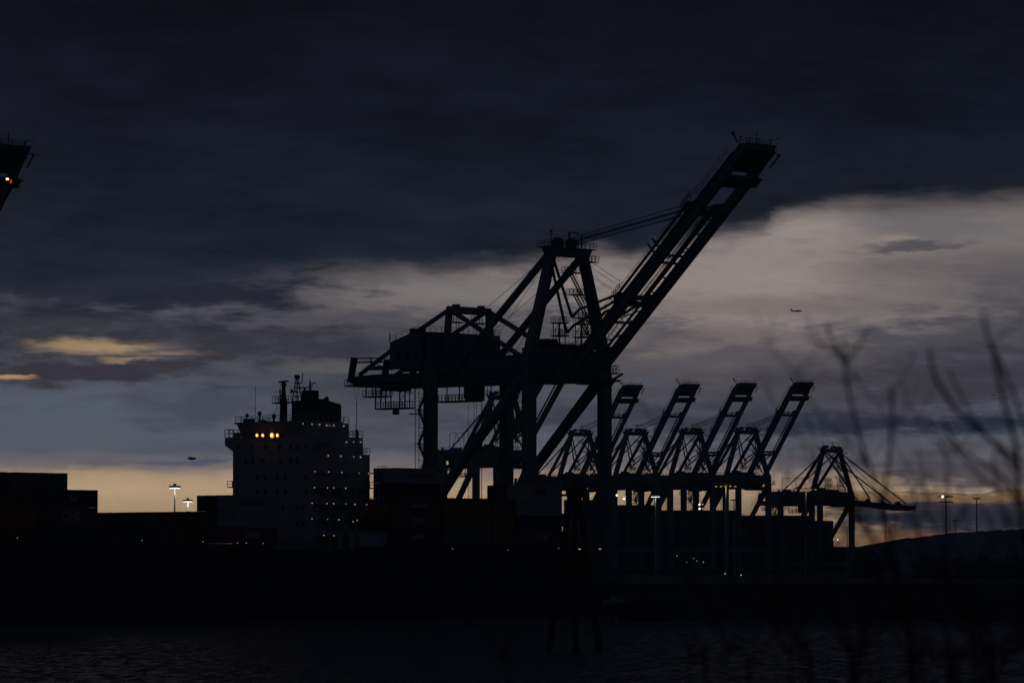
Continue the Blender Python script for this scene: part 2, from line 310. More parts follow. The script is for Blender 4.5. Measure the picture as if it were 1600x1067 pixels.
# ------------------------------------------------------------------ gantry crane (x = towards the water, y = along the quay, z up; origin between waterside legs)
LW, GA = 11.5, -26.85
def make_crane(elev, label, group, boom_len=63.0, far=False, D=0.0):
    root = tag(empty('gantry_crane'), label, 'crane', group)
    Z0 = -QZ
    def b_(name, mb, m='crane', par=None): return mb.build(name, M[m], par or root)
    for u in (0, GA):
        for v in (-LW, LW):
            mb = MB(); mb.beam((u,v,D+2.2),(u,v,(43.6 if u == 0 else 44.4)),2.35,1.9)
            leg = b_('leg', mb)
            mb = MB()
            for k_ in (-4.2,-1.4,1.4,4.2): mb.box((u-.55, v+k_-1.1, D+.75),(u+.55, v+k_+1.1, D+1.9)); mb.tube([(u-.3,v+k_-.6,D+.45),(u+.3,v+k_-.6,D+.45)],.42,10); mb.tube([(u-.3,v+k_+.6,D+.45),(u+.3,v+k_+.6,D+.45)],.42,10)
            mb.box((u-.7,v-5.4,D+1.9),(u+.7,v+5.4,D+2.6)); b_('bogie', mb, 'crane_dark', leg)
    for u in (0, GA):
        mb = MB(); mb.beam((u,-LW,13.5),(u,LW,13.5),1.9,2.0)
        b_('sill_beam', mb); mb = MB()
        if u == 0: mb.beam((u,-LW-.9,45.8),(u,LW+.9,45.8),2.2,4.3)
        else: mb.beam((u,-LW-.8,45.5),(u,LW+.8,45.5),2.0,2.2)
        b_('portal_beam', mb)
    for v in (-LW, LW):
        mb = MB(); mb.beam((0,v,14.4),(GA,v,14.4),1.6,1.8)
        mb.tube([(-1.0,v,42.5),(-9.5,v,34.2),(-18.0,v,25.8),(GA+.8,v,16.5)],[1.3,1.15,1.15,1.15],10)
        b_('diagonal_brace', mb)
    for v in (-4.2, 4.2):
        mb = MB(); mb.beam((-55.8,v,43.3),(-50,v,43.0),1.3,1.6,1.3,2.7); mb.beam((-50,v,43.0),(-1.4,v,42.9),1.3,2.75); mb.beam((-26,v,45.7),(-1.2,v,45.9),1.1,2.7); mb.beam((-1.4,v,43.6),(5.8,v,43.9),1.3,3.6,1.3,2.6)
        b_('main_girder', mb)
    mb = MB()
    for u in (-54,-41,-20,-12,-4,4.6): mb.beam((u,-4.2,43.2),(u,4.2,43.2),.8,1.6)
    for u in range(-50,4,3): mb.beam((u,-7.0,42.3),(u,7.0,42.3),.25,.35)
    for v in (-6.9,6.9):
        mb.beam((-52,v,42.4),(4,v,42.4),.9,.16); mb.rail((-52,v,42.5),(4,v,42.5),1.1,2.2)
    for v in (-5,5):
        mb.rail((-24,v,47.1),(-2,v,47.1),1.1,1.8)
    b_('girder_walkway', mb, 'crane_dark')
    # waterside mast, apex and stays
    for sg in (-1, 1):
        mb = MB(); mb.beam((0,sg*11.1,47.6),(0,sg*4.7,67.6),2.1,1.7,1.7,1.6); b_('mast_leg', mb)
        mb = MB(); mb.tube([(-.6,sg*5.0,67.0),(-26.2,sg*5.0,44.6)],.78,8); b_('backstay', mb)
    mb = MB(); mb.prism([(-1.1,-5.6,66.7),(-1.1,-6.5,68.3),(-1.1,6.5,68.3),(-1.1,5.6,66.7)],(2.2,0,0))
    ap = b_('apex_beam', mb)
    mb = MB()
    for v in (-3.2,-2.4,.9,1.7): mb.tube([(0,v-.22,69.4),(0,v+.22,69.4)],.75 if far else 1.1,14)
    if far:
        for v in (-5.2,-4,0,2.6,3.8,5.1): mb.box((-.6,v-.3,68.3),(.6,v+.3,69.3+random.random()*.9))
    b_('sheave', mb, 'crane_dark', ap)
    mb = MB(); mb.box((-1.6,-7.3,68.35),(1.6,7.3,68.5))
    for p_, q_ in (((-1.6,-7.3,68.5),(1.6,-7.3,68.5)),((1.6,-7.3,68.5),(1.6,7.3,68.5)),((-1.6,7.3,68.5),(1.6,7.3,68.5)),((-1.6,-7.3,68.5),(-1.6,7.3,68.5))): mb.rail(p_,q_,1.1,1.1,.04)
    mb.beam((0,-4.9,68.4),(0,-4.9,71.6),.16); mb.ball((0,-4.9,71.7),.26); mb.beam((0,-4.3,68.4),(0,-4.3,73.2),.06); mb.beam((.6,0,70.5),(.6,0,71.6),.3); mb.beam((.6,-.3,71.6),(.6,3.2,71.6),.18,.25); mb.beam((.6,3.8,68.4),(.6,3.8,71.2),.2)
    # hanging side platform on the right mast leg
    mb.box((-.8,5.2,65.9),(1.2,8.4,66.1)); mb.rail((1.2,5.2,66.1),(1.2,8.4,66.1),1.1,.9,.04); mb.rail((-.8,8.4,66.1),(1.2,8.4,66.1),1.1,.9,.04); mb.rail((-.8,5.2,66.1),(-.8,8.4,66.1),1.1,.9,.04)
    b_('apex_platform', mb, 'crane_dark', ap)
    mb = MB()                                            # stairs up the right mast leg
    for (v0,z0,v1,z1) in ((1.6,63.6,6.2,57.8),(3.0,59.2,7.9,53.4),(4.6,54.6,8.6,49.0)):
        mb.box((-1.0,v0-2.2,z0-.1),(1.0,v0+2.6,z0+.08)); mb.rail((-1,v0-2.2,z0),(-1,v0+2.2,z0),1.1,.9,.04); mb.rail((1,v0-2.2,z0),(1,v0+2.2,z0),1.1,.9,.04); mb.rail((-1,v0-2.2,z0),(1,v0-2.2,z0),1.1,.9,.04)
        for o_ in (-.9,-.1): mb.beam((o_,v0,z0),(o_,v1,z1),.12,.28); mb.beam((o_,v0,z0+1),(o_,v1,z1+1),.07)
        for i in range(14): f = i/13; mb.beam((-.9,v0+(v1-v0)*f,z0+(z1-z0)*f),(-.1,v0+(v1-v0)*f,z0+(z1-z0)*f),.08,.2)
    b_('mast_stair', mb, 'crane_dark')
    mb = MB()
    for sg in (-1,1):
        mb.beam((GA,sg*7.2,46.6),(GA,sg*5.9,57.0),1.2,.95)
        mb.tube([(GA,sg*5.6,57.1),(-40,sg*5.6,51.0),(-53,sg*5.2,44.4)],.5,8); mb.tube([(GA,sg*6.0,57.0),(-4.5,sg*6.6,45.6)],.55,8)
    mb.beam((GA,-6.3,56.9),(GA,6.3,56.9),1.0,1.5)
    mb.box((GA-.5,-4.6,57.5),(GA+.5,-3.2,58.1)); mb.box((GA-.5,3.0,57.5),(GA+.5,4.4,58.1))
    for v0,v1 in ((-5.6,-1.5),(2.2,5.6)): mb.box((GA-1.4,v0,54.3),(GA-.2,v1,54.6)); mb.rail((GA-1.4,v0,54.5),(GA-1.4,v1,54.5),1.5,.8,.05)
    for v0 in (-3.2,-2.4,2.9): mb.beam((GA-.6,v0,52),(GA-.6,v0,54.4),.1)
    if far:
        mb = MB()
        for sg in (-1,1):
            mb.beam((-.6,sg*3.5,67.2),(-38.0,sg*3.2,48.6),.42,.42)
            for u in (-36.5,-24.5): mb.beam((u,sg*4,47),(u,sg*4,55.0),.14)
            mb.beam((-36.5,sg*4,55.0),(-24.5,sg*4,55.0),.16); mb.beam((-30.5,sg*4,55),(-35,sg*4,48.6),.12); mb.beam((-30.5,sg*4,55),(-26,sg*4,48.6),.12)
        mb.box((-39.2,-2,48.3),(-37.4,2,49.6))
        b_('rear_stay_frame', mb)
    else: b_('a_frame', mb)
    # machinery house
    H = MB(); u0,u1,v0,v1 = -39.8,-28.3,-10,11.2
    hr = 48.6 if far else 52.3; hb = 42.0 if far else 45.0
    H.prism([(u0,v0,hb),(u1,v0,hb),(u1,v0,hr),(-33.4,v0,hr),(-34.6,v0,hr-(0 if far else .3)),(u0,v0,hr-(0 if far else 1.8))],(0,v1-v0,0))
    for u in (-39.2,-36.4,-32.5,-29.2):
        for v in (-4.2,4.2): H.box((u,v-.6,44.35),(u+.9,v+.6,hb+.02))
    hs = b_('machinery_house', H, 'house')
    mb = MB()
    for v in (v0,v1): mb.rail((u0,v,hr-(0 if far else 1.7)),(-34.6,v,hr-(0 if far else .3)),1.1,1.6); mb.rail((-33.4,v,hr),(u1,v,hr),1.1,1.6)
    mb.rail((u1,v0,hr),(u1,v1,hr),1.1,1.6); mb.rail((u0,v0,hr-(0 if far else 1.8)),(u0,v1,hr-(0 if far else 1.8)),1.1,1.6)
    if not far: mb.box((-34.6,-9.6,52.0),(-33.4,-7.6,53.2)); mb.beam((u0,v0,50.5),(u0,v0,52.6),.14)
    for u in (-38,-35.5,-33): mb.box((u,v0-.12,46.8),(u+1.3,v0-.003,48.6))
    for v in (-6,-1,4): mb.box((u1+.003,v,46.4),(u1+.12,v+2.6,47.2))
    mb.box((-30.6,-10.5,hb),(-29.6,-10.01,hr+.8)); b_('house_fitting', mb, 'crane_dark', hs)
    mb = MB()
    mb.box((-57.2,-5.5,42.0),(-50.4,5.5,42.3)); mb.rail((-57.2,-5.5,42.3),(-57.2,5.5,42.3),1.2,.8,.05); mb.rail((-57.2,-5.5,42.3),(-51,-5.5,42.3),1.2,.8,.05)
    for v in (-5,5):
        mb.beam((-55.9,v,43),(-54.8,v,48.0),1.0,1.1); mb.beam((-54.8,v,47.9),(-46,v,47.7),.22); mb.beam((-54.8,v,47.0),(-46,v,46.9),.3)
        mb.beam((-50,v,45.4),(-50,v,47.7),.2); mb.beam((-44,v,45),(-44,v,47.9),.2)
        for u in range(-50,-42): mb.box((u*1.0,v-.3,45.2),(u+.5,v+.3,45.2+random.uniform(.4,1.1)))
    b_('rear_platform', mb, 'crane_dark')
    mb = MB()                                            # platforms hung under the rear girder
    mb.box((-50.4,-7,39.5),(-44.8,-4,39.75)); mb.rail((-50.4,-7,39.75),(-44.8,-7,39.75),1.2,.75,.05); mb.rail((-50.4,-4,39.75),(-44.8,-4,39.75),1.2,.75,.05)
    for u in (-49.4,-47.6,-45): mb.beam((u,-7,39.6),(u,-7,42.4),.16)
    mb.box((-46.8,-7,36.9),(-38.2,-4,37.2)); mb.rail((-46.8,-7,37.2),(-38.2,-7,37.2),1.2,.75,.05); mb.rail((-46.8,-4,37.2),(-38.2,-4,37.2),1.2,.75,.05)
    for u in (-46.7,-45.2,-39.8,-38.3): mb.beam((u,-7,37),(u,-7,42.4),.22); mb.beam((u,-4,37),(u,-4,42.4),.18)
    for z in (38.5,40.1): mb.beam((-39.8,-7,z),(-38.3,-7,z+1.4),.12); mb.beam((-38.3,-7,z),(-36,-7,z),.14)
    mb.box((-42.6,-6.2,35.8),(-41.6,-5.2,36.8))
    mb.box((-34.9,-1.6,38.2),(-24.5,1.6,38.5)); mb.rail((-34.9,-1.6,38.5),(-24.5,-1.6,38.5),1.2,.9,.05); mb.rail((-34.9,1.6,38.5),(-24.5,1.6,38.5),1.2,.9,.05)
    for u in (-34.8,-31.5,-28): mb.beam((u,-1.6,38.3),(u,-1.6,42.4),.18)
    b_('hanging_platform', mb, 'crane_dark')
    mb = MB(); mb.prism([(-27.0,-1.4,41.9),(-27.0,-1.4,38.9),(-26.3,-1.4,38.3),(-23.6,-1.4,38.3),(-23.6,-1.4,41.9)],(0,2.6,0)); mb.rail((-23.6,-1.2,39.0),(-22.2,-1.2,39.0),2.6,.7,.05); mb.rail((-22.2,-1.2,39.0),(-22.2,1.4,39.0),2.6,.7,.05); mb.box((-28,-3.3,41.5),(-21,3.3,41.9))
    cab = b_('trolley_cab', mb, 'crane_dark')
    mb = MB()
    for u,v in ((-26.2,-.9),(-25.6,.9),(-24.6,-.9),(-24.2,.9),(-23.2,0)): mb.beam((u,v,14),(u,v,38.3),.06)
    b_('hoist_rope', mb, 'rope', cab)
    # lift shaft and stair on the landside left leg
    mb = MB(); mx = GA-.2
    for k_ in range(11):
        z0 = D+5.5+k_*(3.4-D*.09); a, c = (-LW-3.3,-LW-1.3) if k_%2 else (-LW-1.3,-LW-3.3)
        mb.beam((mx,a,z0),(mx,c,z0+3.4),.30,.42); mb.beam((mx,a,z0+1.1),(mx,c,z0+4.5),.08)
        mb.box((mx-.5,-LW-3.7,z0-.12),(mx+.6,-LW-1.2,z0+.06)) if k_%2 else mb.beam((mx,-LW-3.6,z0),(mx,-LW-1.2,z0),.1)
    for v in (-LW-3.8,-LW-2.7,-LW-1.25): mb.beam((mx-.5,v,D+.1),(mx-.5,v,42),.10)
    for k_ in range(36): mb.beam((mx-.5,-LW-3.8,13+k_*.78),(mx-.5,-LW-1.2,13+k_*.78),.05)
    for z0 in (20.7,35.3):
        mb.box((mx-.6,-LW-5.6,z0-.1),(mx+.6,-LW-3.6,z0+.1))
        if z0 < 30: mb.rail((mx-.6,-LW-5.6,z0+.1),(mx-.6,-LW-3.7,z0+.1),1.2,.6,.05); mb.rail((mx-.6,-LW-5.6,z0+.1),(mx+.6,-LW-5.6,z0+.1),1.2,.6,.05)
    b_('leg_stair', mb, 'crane_dark')
    # lattice access towers, winch cabin, machinery on the waterside portal
    mb = MB()
    for v0_, uu in ((-2.4,-1.6),(4.4,-1.6)):
        for a_ in (0,1.7):
            for c_ in (0,1.7): mb.beam((uu+a_,v0_+c_,46),(uu+a_,v0_+c_,53.3),.15)
        for z in (50.6,53.2):
            mb.box((uu-.3,v0_-.4,z),(uu+2.3,v0_+2.2,z+.25)); 
            for s_ in (-.4,2.2): mb.rail((uu-.3,v0_+s_,z+.2),(uu+2.3,v0_+s_,z+.2),1.2,.6,.04)
            mb.rail((uu+2.3,v0_-.4,z+.2),(uu+2.3,v0_+2.2,z+.2),1.2,.6,.04)
        for z in (46,47.8,49.6,51.4): mb.beam((uu,v0_,z),(uu+1.7,v0_,z+1.8),.08); mb.beam((uu,v0_,z),(uu,v0_+1.7,z+1.8),.08)
    b_('access_tower', mb, 'crane_dark')
    mb = MB(); mb.box((-1.3,-7.6,47.97),(1.2,-4.2,49.9)); mb.box((-.9,-4.1,47.97),(1.2,-3.2,49.2)); mb.box((-1,-2.4,47.97),(1.2,1.0,49.0)); mb.box((-1,2.2,47.97),(1.2,3.5,48.9))
    for v in (-11,-9.6,-8.6): mb.tube([(-.5,v,48.5),(.5,v,48.5)],.6,12)
    for s_ in (-1.1,1.1): mb.rail((s_,-LW,47.97),(s_,LW,47.97),1.1,1.3)
    mb.beam((1.0,.2,49.0),(2.2,.4,50.4),.12)
    b_('winch_cabin', mb, 'crane_dark')
    mb = MB(); mb.box((-1.2,LW+1.2,43.5),(1.4,LW+2.9,43.75)); mb.rail((-1.2,LW+2.9,43.75),(1.4,LW+2.9,43.75),1.5,.8,.05); mb.rail((1.4,LW+1.2,43.75),(1.4,LW+2.9,43.75),1.5,.8,.05)
    b_('leg_platform', mb, 'crane_dark')
    # boom
    e = R(elev); hu, hz = 4.6, 43.3; du, dz = math.cos(e), math.sin(e)
    def bp_(s, n, v): return (hu+du*s-dz*n, v, hz+dz*s+du*n)    # s along, n above the boom axis
    boom = empty('boom'); boom.parent = root
    for v in (-4.2, 4.2):
        gw, gh = (1.1, 2.1) if far else (1.2, 1.95)
        mb = MB(); mb.beam(bp_(-1.5,0,v), bp_(boom_len-8,0,v), gw, gh); mb.beam(bp_(boom_len-8,.0,v), bp_(boom_len,.45,v), gw, gh, gw, 1.5)
        mb.build('boom_girder', M['crane'], boom)
    mb = MB()
    if not far:
        for s in range(3, int(boom_len)-14, 4): MB().beam(bp_(s,-.5,.8), bp_(s,-.5,4.1), .24, .32).build('tie_bar', M['crane'], boom)
        for s in (7,14,20.5,30.5,32.5): MB().beam(bp_(s,0,-4.1), bp_(s,0,4.1), .35,.5).build('cross_tie', M['crane'], boom)
        for s in (7.5,14.5,31): MB().beam(bp_(s,0,-3.6), bp_(s+3,0,2.4), .22,.22).build('diagonal_tie', M['crane'], boom)
    for s in (3, 21, boom_len-9.6): MB().beam(bp_(s,-.1,-4.1), bp_(s,-.1,4.1), .7, .9).build('cross_tie', M['crane'], boom)
    mb = MB()
    if not far:
        v = .9
        mb.beam(bp_(3,0,v), bp_(boom_len-16,0,v), .55, .3); mb.beam(bp_(3,-.6,v+.9), bp_(boom_len-16,-.6,v+.9), .18, .3)
        for s in range(4, int(boom_len)-17): mb.beam(bp_(s,.1,v-.4), bp_(s+random.uniform(-.3,.3),random.uniform(.7,1.3),v-.4), .07)
        mb.beam(bp_(4,1.1,v-.4), bp_(boom_len-17,1.1,v-.4), .06)
        mb.beam(bp_(4,-.3,-3.0), bp_(boom_len-16,-.3,-3.0), .35, .12); mb.beam(bp_(4,.8,-2.8), bp_(boom_len-16,.8,-2.8), .07)
        for s in range(4, int(boom_len)-15, 2): mb.beam(bp_(s,-.3,-2.8), bp_(s,.8,-2.8), .07); mb.beam(bp_(s,-.4,-3.8), bp_(s,-.4,-2.8), .1)
        mb.tube([bp_(3,.2,-.6), bp_(boom_len-15,.1,-.6)], .06, 5); mb.tube([bp_(3,.2,-1.2), bp_(boom_len-15,.1,-1.2)], .06, 5)
    for v in (-5.2,):
        mb.beam(bp_(2,.9,v), bp_(boom_len-2,.9,v), .6, .10)
        for s in range(2, int(boom_len)-1, 2): mb.beam(bp_(s,1.2,v-.3), bp_(s,2.4,v-.3), .07)
        mb.beam(bp_(2,2.4,v-.3), bp_(boom_len-2,2.4,v-.3), .07); mb.beam(bp_(2,1.8,v-.3), bp_(boom_len-2,1.8,v-.3), .05)
    mb.build('boom_walkway', M['crane_dark'], boom)
    mb = MB()                                           # boom tip
    mb.prism([bp_(boom_len-5.6,-.7,-4.6),bp_(boom_len+.3,-.7,-4.6),bp_(boom_len+.3,.9,-4.6),bp_(boom_len-5.6,1.0,-4.6)],(0,9.2,0))
    mb.prism([bp_(boom_len-8.6,-1.4,-3.9),bp_(boom_len-6.4,-1.4,-3.9),bp_(boom_len-6.4,-.7,-3.9),bp_(boom_len-8.6,-.7,-3.9)],(0,9.6,0))
    for s in (-8.4,-6.6): mb.beam(bp_(boom_len+s,-1.2,-4.2), bp_(boom_len+s,-1.2,6.4), .2)
    mb.prism([bp_(boom_len-3,.95,-3.4),bp_(boom_len+.5,.95,-3.4),bp_(boom_len+.5,1.15,-3.4),bp_(boom_len-3,1.15,-3.4)],(0,9.6,0))
    for v in (-4.8,-2,1,4.5): mb.beam(bp_(boom_len,1.2,v), (hu+du*boom_len-dz*1.2+.2, v+.2, hz+dz*boom_len+du*1.2+1.5), .12)
    tx, tz = hu+du*boom_len, hz+dz*boom_len
    mb.beam((tx-1.2,-5.0,tz+1),(tx-2.0,-5.4,tz+2.8),.3); mb.ball((tx-2.0,-5.4,tz+2.9),.4); mb.beam((tx,-.6,tz),(tx,-.6,tz+3.3),.14); mb.rail((tx-.8,-4.8,tz+.9),(tx-.8,4.8,tz+.9),1.2,.9,.04); mb.beam((tx-.8,4.2,tz+1.8),(tx+.9,5.8,tz+2.6),.12)
    mb.beam(bp_(boom_len,-1,5.8), bp_(boom_len-3.6,-1.0,5.8), .25); mb.beam(bp_(boom_len,-1,4.6), bp_(boom_len,-1,5.9), .25)
    mb.build('boom_tip', M['crane_dark'], boom)
    mb = MB()                                           # stay nodes
    for s, n in ((44.0,2.6),(19.2,2.4)):
        mb = MB()
        for v in (-4.4,4.4): mb.prism([bp_(s-2.2,.8,v-.5),bp_(s-.6,n,v-.5),bp_(s+.6,n,v-.5),bp_(s+2.2,.8,v-.5)],(0,1.0,0))
        mb.beam(bp_(s,.0,-4.1), bp_(s,.0,4.1), .8, 1.1); mb.beam(bp_(s+.6,1.2,-4.1), bp_(s+.6,1.2,4.1), .3, .3); mb.rail(bp_(s-1.5,n,-4.9), bp_(s+1.5,n,-4.9), 1.2,.7,.05)
        mb.build('stay_node', M['crane_dark'], boom)
    for s in (31.5,33.0): mb = MB(); mb.beam(bp_(s,.8,-4.1), bp_(s+.2,3.9,-4.6), .4,.3); mb.build('stay_cradle', M['crane_dark'], boom)
    mb = MB()
    n1p = bp_(19.2,2.5,0); n2p = bp_(44.0,2.7,0)
    for v in (-4.1,4.1):
        if elev > 20:
            for dv, el_ in ((0,(4.9,0,54.3)),(-.9,(4.4,0,51.2))):
                t0 = (.2, v*1.15+dv, 66.8); m1 = (el_[0]-.6, v+dv, el_[2]+1.2)
                mb.beam(t0, m1, .42,.42); mb.beam(m1,(el_[0],v+dv,el_[2]-.1),.5,.5); mb.beam((el_[0],v+dv,el_[2]-.1),(el_[0]+1.8,v+dv,el_[2]+1.3),.42,.42)
                mb.beam((el_[0]+1.8,v+dv,el_[2]+1.3),(n1p[0],v+dv,n1p[2]-(0 if dv==0 else 1.4)),.42,.42)
            mb.beam((n1p[0],v,n1p[2]),(n2p[0],v,n2p[2]),.42,.42)
            for (pz, qz, ww) in ((69.9,.2,.13),(69.6,-.6,.10),(69.2,-.8,.16)): mb.beam((.5,v*.45,pz),(n2p[0],v*.55,n2p[2]+qz),ww)
            mb.beam((1.0,v*.8,67.2),(n1p[0],v*.8,n1p[2]),.06); mb.beam((1.0,v*.6,66.4),(n1p[0]-.5,v*.6,n1p[2]-.5),.06)
        else:
            mb.beam((.3,v,67),(n2p[0]+6,v,n2p[2]-1),.5); mb.beam((.3,v*1.1,66.6),(n1p[0]+2,v,n1p[2]),.5)
            mb.beam((.3,v,68),(n2p[0]-6,v*.4,n2p[2]),.14); mb.beam((.3,v*.4,67),(n1p[0]-8,v*.4,n1p[2]),.14)
        mb.beam((-.6,v*1.15,67),(-25,v*1.15,52.6),.07); mb.beam((-.6,v,67),(-20,v,46),.06)
    mb.build('forestay', M['rope'], root)
    MB().box((-49.0,-3.0,41.0),(-46,3,41.6)).build('service_platform', M['crane_dark'], root)
    mb = MB(); mb.prism([(-8,-5.2,41.4),(3,-5.2,41.4),(7.4,-5.2,40.6),(8.4,-5.2,41.6),(8.6,-5.2,42.2),(-8,-5.2,42.2)],(0,10.4,0)); mb.beam((8.0,5,42),(10.4,5,43),.4); mb.beam((8.0,4,41.5),(10.4,4,41.6),.4); b_('girder_soffit', mb, 'crane_dark')
    return root
main = make_crane(43.1, 'largest crane, its twin-girder boom raised high over the ship', None, boom_len=61.3)
main.location = (11.1, 836, QZ); main.rotation_euler = (0,0,R(-42))
corner = make_crane(51, 'crane whose raised boom tip alone shows at the top left edge', None)
corner.scale = (.79,)*3
CORNER_T = -178.4
cl = Vector((11.1,836,0)) + SV*CORNER_T; corner.location = (cl.x, cl.y, QZ); corner.rotation_euler = (0,0,R(-42))
fardir = Vector((math.cos(R(28)), math.sin(R(28)), 0))
FG = 'quay cranes of the far row with raised booms'
far0 = make_crane(45, 'x', FG, far=True, D=2.2)
base = at(907, 880, 1947); Y0 = 1947
names = ['leftmost of the four distant boom-up cranes, crossed by the big crane\'s right leg','second from left of the four distant boom-up cranes','third from left of the four distant boom-up cranes','rightmost of the four distant boom-up cranes, beside the crane with lowered boom']
for i in range(4):
    o = far0 if i == 0 else copy_tree(far0)
    X = 907 + 86.9*i; Y = 1947 + 13.5*i
    p_ = at(X, 880, Y); o.location = (p_.x, p_.y, QZ-2.2*(1.0+.0115*i)); o.rotation_euler = (0,0,R(-62)); s_ = 1.0+.0115*i; o.scale = (s_,)*3
    o['label'] = names[i]
mid = make_crane(40, 'crane half hidden behind the big crane, house roof and backstay showing between its legs', None, far=True)
p_ = at(786, 880, 1571); mid.location = (p_.x, p_.y, QZ); mid.rotation_euler = (0,0,R(-62))
low = make_crane(-4.0, 'distant crane at far right with its boom lowered level over the water', None, boom_len=57.5, far=True, D=8.8)
p_ = at(1300, 880, 2030); low.location = (p_.x, p_.y, QZ-8.8*1.02); low.rotation_euler = (0,0,R(-60)); low.scale = (1.02,)*3
def crane_lamp(root, x, y, Y, m, w=.8, h=.5):
    p_ = at(x, y, Y); bpy.context.view_layer.update()
    q = root.matrix_world.inverted() @ p_
    MB().box((q.x-.25,q.y-w/2,q.z-h/2),(q.x+.25,q.y+w/2,q.z+h/2)).build('floodlight', M[m], root)
for (x,y,rt,Y,m,w,h) in ((755,683,mid,1500,'e_cab',.5,.4),(760,682,mid,1500,'e_cab',.4,.8),(699,723,mid,1500,'e_cab',.5,1.3),(11.5,280,corner,668,'e_core',.28,.42),(17,284,corner,668,'e_red',.2,.8)):
    crane_lamp(rt, x, y, Y, m, w, h)

# ------------------------------------------------------------------ container ship
ship = tag(empty('container_ship', SO, A48), 'large container ship with white deckhouse and dark funnel, moored beneath the big crane', 'ship')
HT = 12.0
def hull_mb(t0, t1, wN, wF, z1, bow=True):
    mb = MB(); st_ = []
    N = 40
    for i in range(N+1):
        t = t0+(t1-t0)*i/N; mid_w = (wN+wF)/2; half = (wF-wN)/2
        f = 1.0; d = (t-t0)/(t1-t0)
        if bow and d < .22: f = math.sin(math.pi/2*(d/.22))**.6
        g = 1.0
        if d > .95: g = 1-.12*(d-.95)/.05
        rows = []
        for z, k in ((-1,.86*f if d<.2 else .97),(2,.9*f if d<.2 else .99),(z1*.6,(.35+.62*f) if (bow and d<.2 and False) else f*.985),(z1,min(1,f*1.04))):
            hw = max(.15, half*k*g); rows.append((t, mid_w-hw, z, mid_w+hw))
        st_.append(rows)
    for rows in st_:
        for (t,a,z,b__) in rows: mb.v.append((t,a,z))
        for (t,a,z,b__) in reversed(rows): mb.v.append((t,b__,z))
    for i in range(N):
        for j in range(8): a = i*8+j; b__ = i*8+(j+1)%8; mb.f.append((a,b__,b__+8,a+8))
    mb.f.append(tuple(range(8))[::-1]); mb.f.append(tuple(N*8+j for j in range(8)))
    return mb
hull_mb(-165, 76, -1.0, 34.6, HT).build('hull', M['hull'], ship)
mb = MB(); 
for (a,b__) in ((-77,-64.5),(-63.4,-51),(-50,-23),(-21.6,-9),(19.5,32.4),(33.2,46),(46.2,52.4),(52.6,65.6)): mb.box((a,.5,HT),(b__,31,13.0))
mb.build('hatch_cover', M['deck'], ship)
mb = MB(); mb.rail((-150,-.8,HT),(75,-.8,HT),1.1,2.5,.04); mb.build('hull_railing', M['crane_dark'], ship)
# deckhouse
WF, WN = 26.0, 6.0
mb = MB()
mb.box((6,WN,HT),(20.8,WF,29.1)); mb.box((6.0,WN,29.1),(19.0,WF,32.1)); mb.box((6.4,WN,32.1),(15.4,WF-2.5,34.55))
dh = mb.build('deckhouse', M['white'], ship)
mb = MB(); mb.prism([(5.2,8.2,34.6),(6.2,8.6,31.9),(6.2,23.6,31.9),(5.2,24.2,34.6)][::1],(7.5,0,0)) ; mb.box((5.0,7.6,34.6),(15.4,24.6,34.9))
wh = mb.build('wheelhouse', M['white'], ship)
mb = MB()
for k_ in range(9):
    w = 9.2+k_*1.62; mb.prism([(5.55,w,34.3),(5.98,w,33.0),(5.98,w+1.25,33.0),(5.55,w+1.25,34.3)],(-.05,0,0))
for k_, o in ((0,mb),): o.build('bridge_window', M['glass'], wh)
for w in (21.0,22.4,19.0,17.2):
    MB().prism([(5.46,w,34.2),(5.88,w,33.05),(5.88,w+.85,33.05),(5.46,w+.85,34.2)],(-.05,0,0)).build('sky_glow_window', M['e_teal'], wh)  # dim teal emission stands in for sky showing through these panes
# bridge wings
for a, b__, sg in ((WF,28.1,1),(WN,3.9,-1)):
    mb = MB()
    lo_, hi_ = min(a,b__), max(a,b__)
    mb.prism([(6.0,b__,32.3),(6.0,b__,30.9),(6.0,a,29.7),(6.0,a,32.3)],(3.4,0,0))
    mb.rail((6.0,b__,32.3),(9.4,b__,32.3),1.4,.9,.05); mb.rail((6.0,b__,32.3),(6.0,a,32.3),1.4,1.0,.05); mb.rail((9.4,b__,32.3),(9.4,a,32.3),1.4,1.0,.05)
    mb.build('bridge_wing', M['white'], ship)
MB().box((6.2,24.8,32.3),(7.4,25.9,33.1)).build('wing_console', M['white'], ship)
# deck galleries down the near side, with stairs
for z in (25.7,22.9,20.1,17.3,14.5):
    mb = MB(); te = 17.8 if z > 25 else 19.4; tb = 6.6; wn = 4.2 if z > 25 else 2.0
    mb.box((tb,wn,z),(te,5.99,z+.16)); mb.rail((tb,wn,z+.16),(te,wn,z+.16),1.05,1.5,.03); mb.rail((te,wn,z+.16),(te,5.9,z+.16),1.05,1.3,.03)
    if z < 25:
        for tt in (tb+.2,13.5,te-.2): mb.beam((tt,2.2,z-2.6),(tt,2.2,z),.14)
    mb.build('side_gallery', M['white'], ship)
mb = MB()
for i, z in enumerate((14.5,17.3,20.1,22.9)):
    a, b__ = (10,13.5) if i%2 else (13.5,10); 
    for w in (2.7,3.5): mb.beam((a,w,z),(b__,w,z+2.8),.1,.26)
    for q in range(9): f=q/8; mb.beam((a+(b__-a)*f,2.7,z+2.8*f),(a+(b__-a)*f,3.5,z+2.8*f),.2,.05)
mb.build('outside_stair', M['white'], ship)
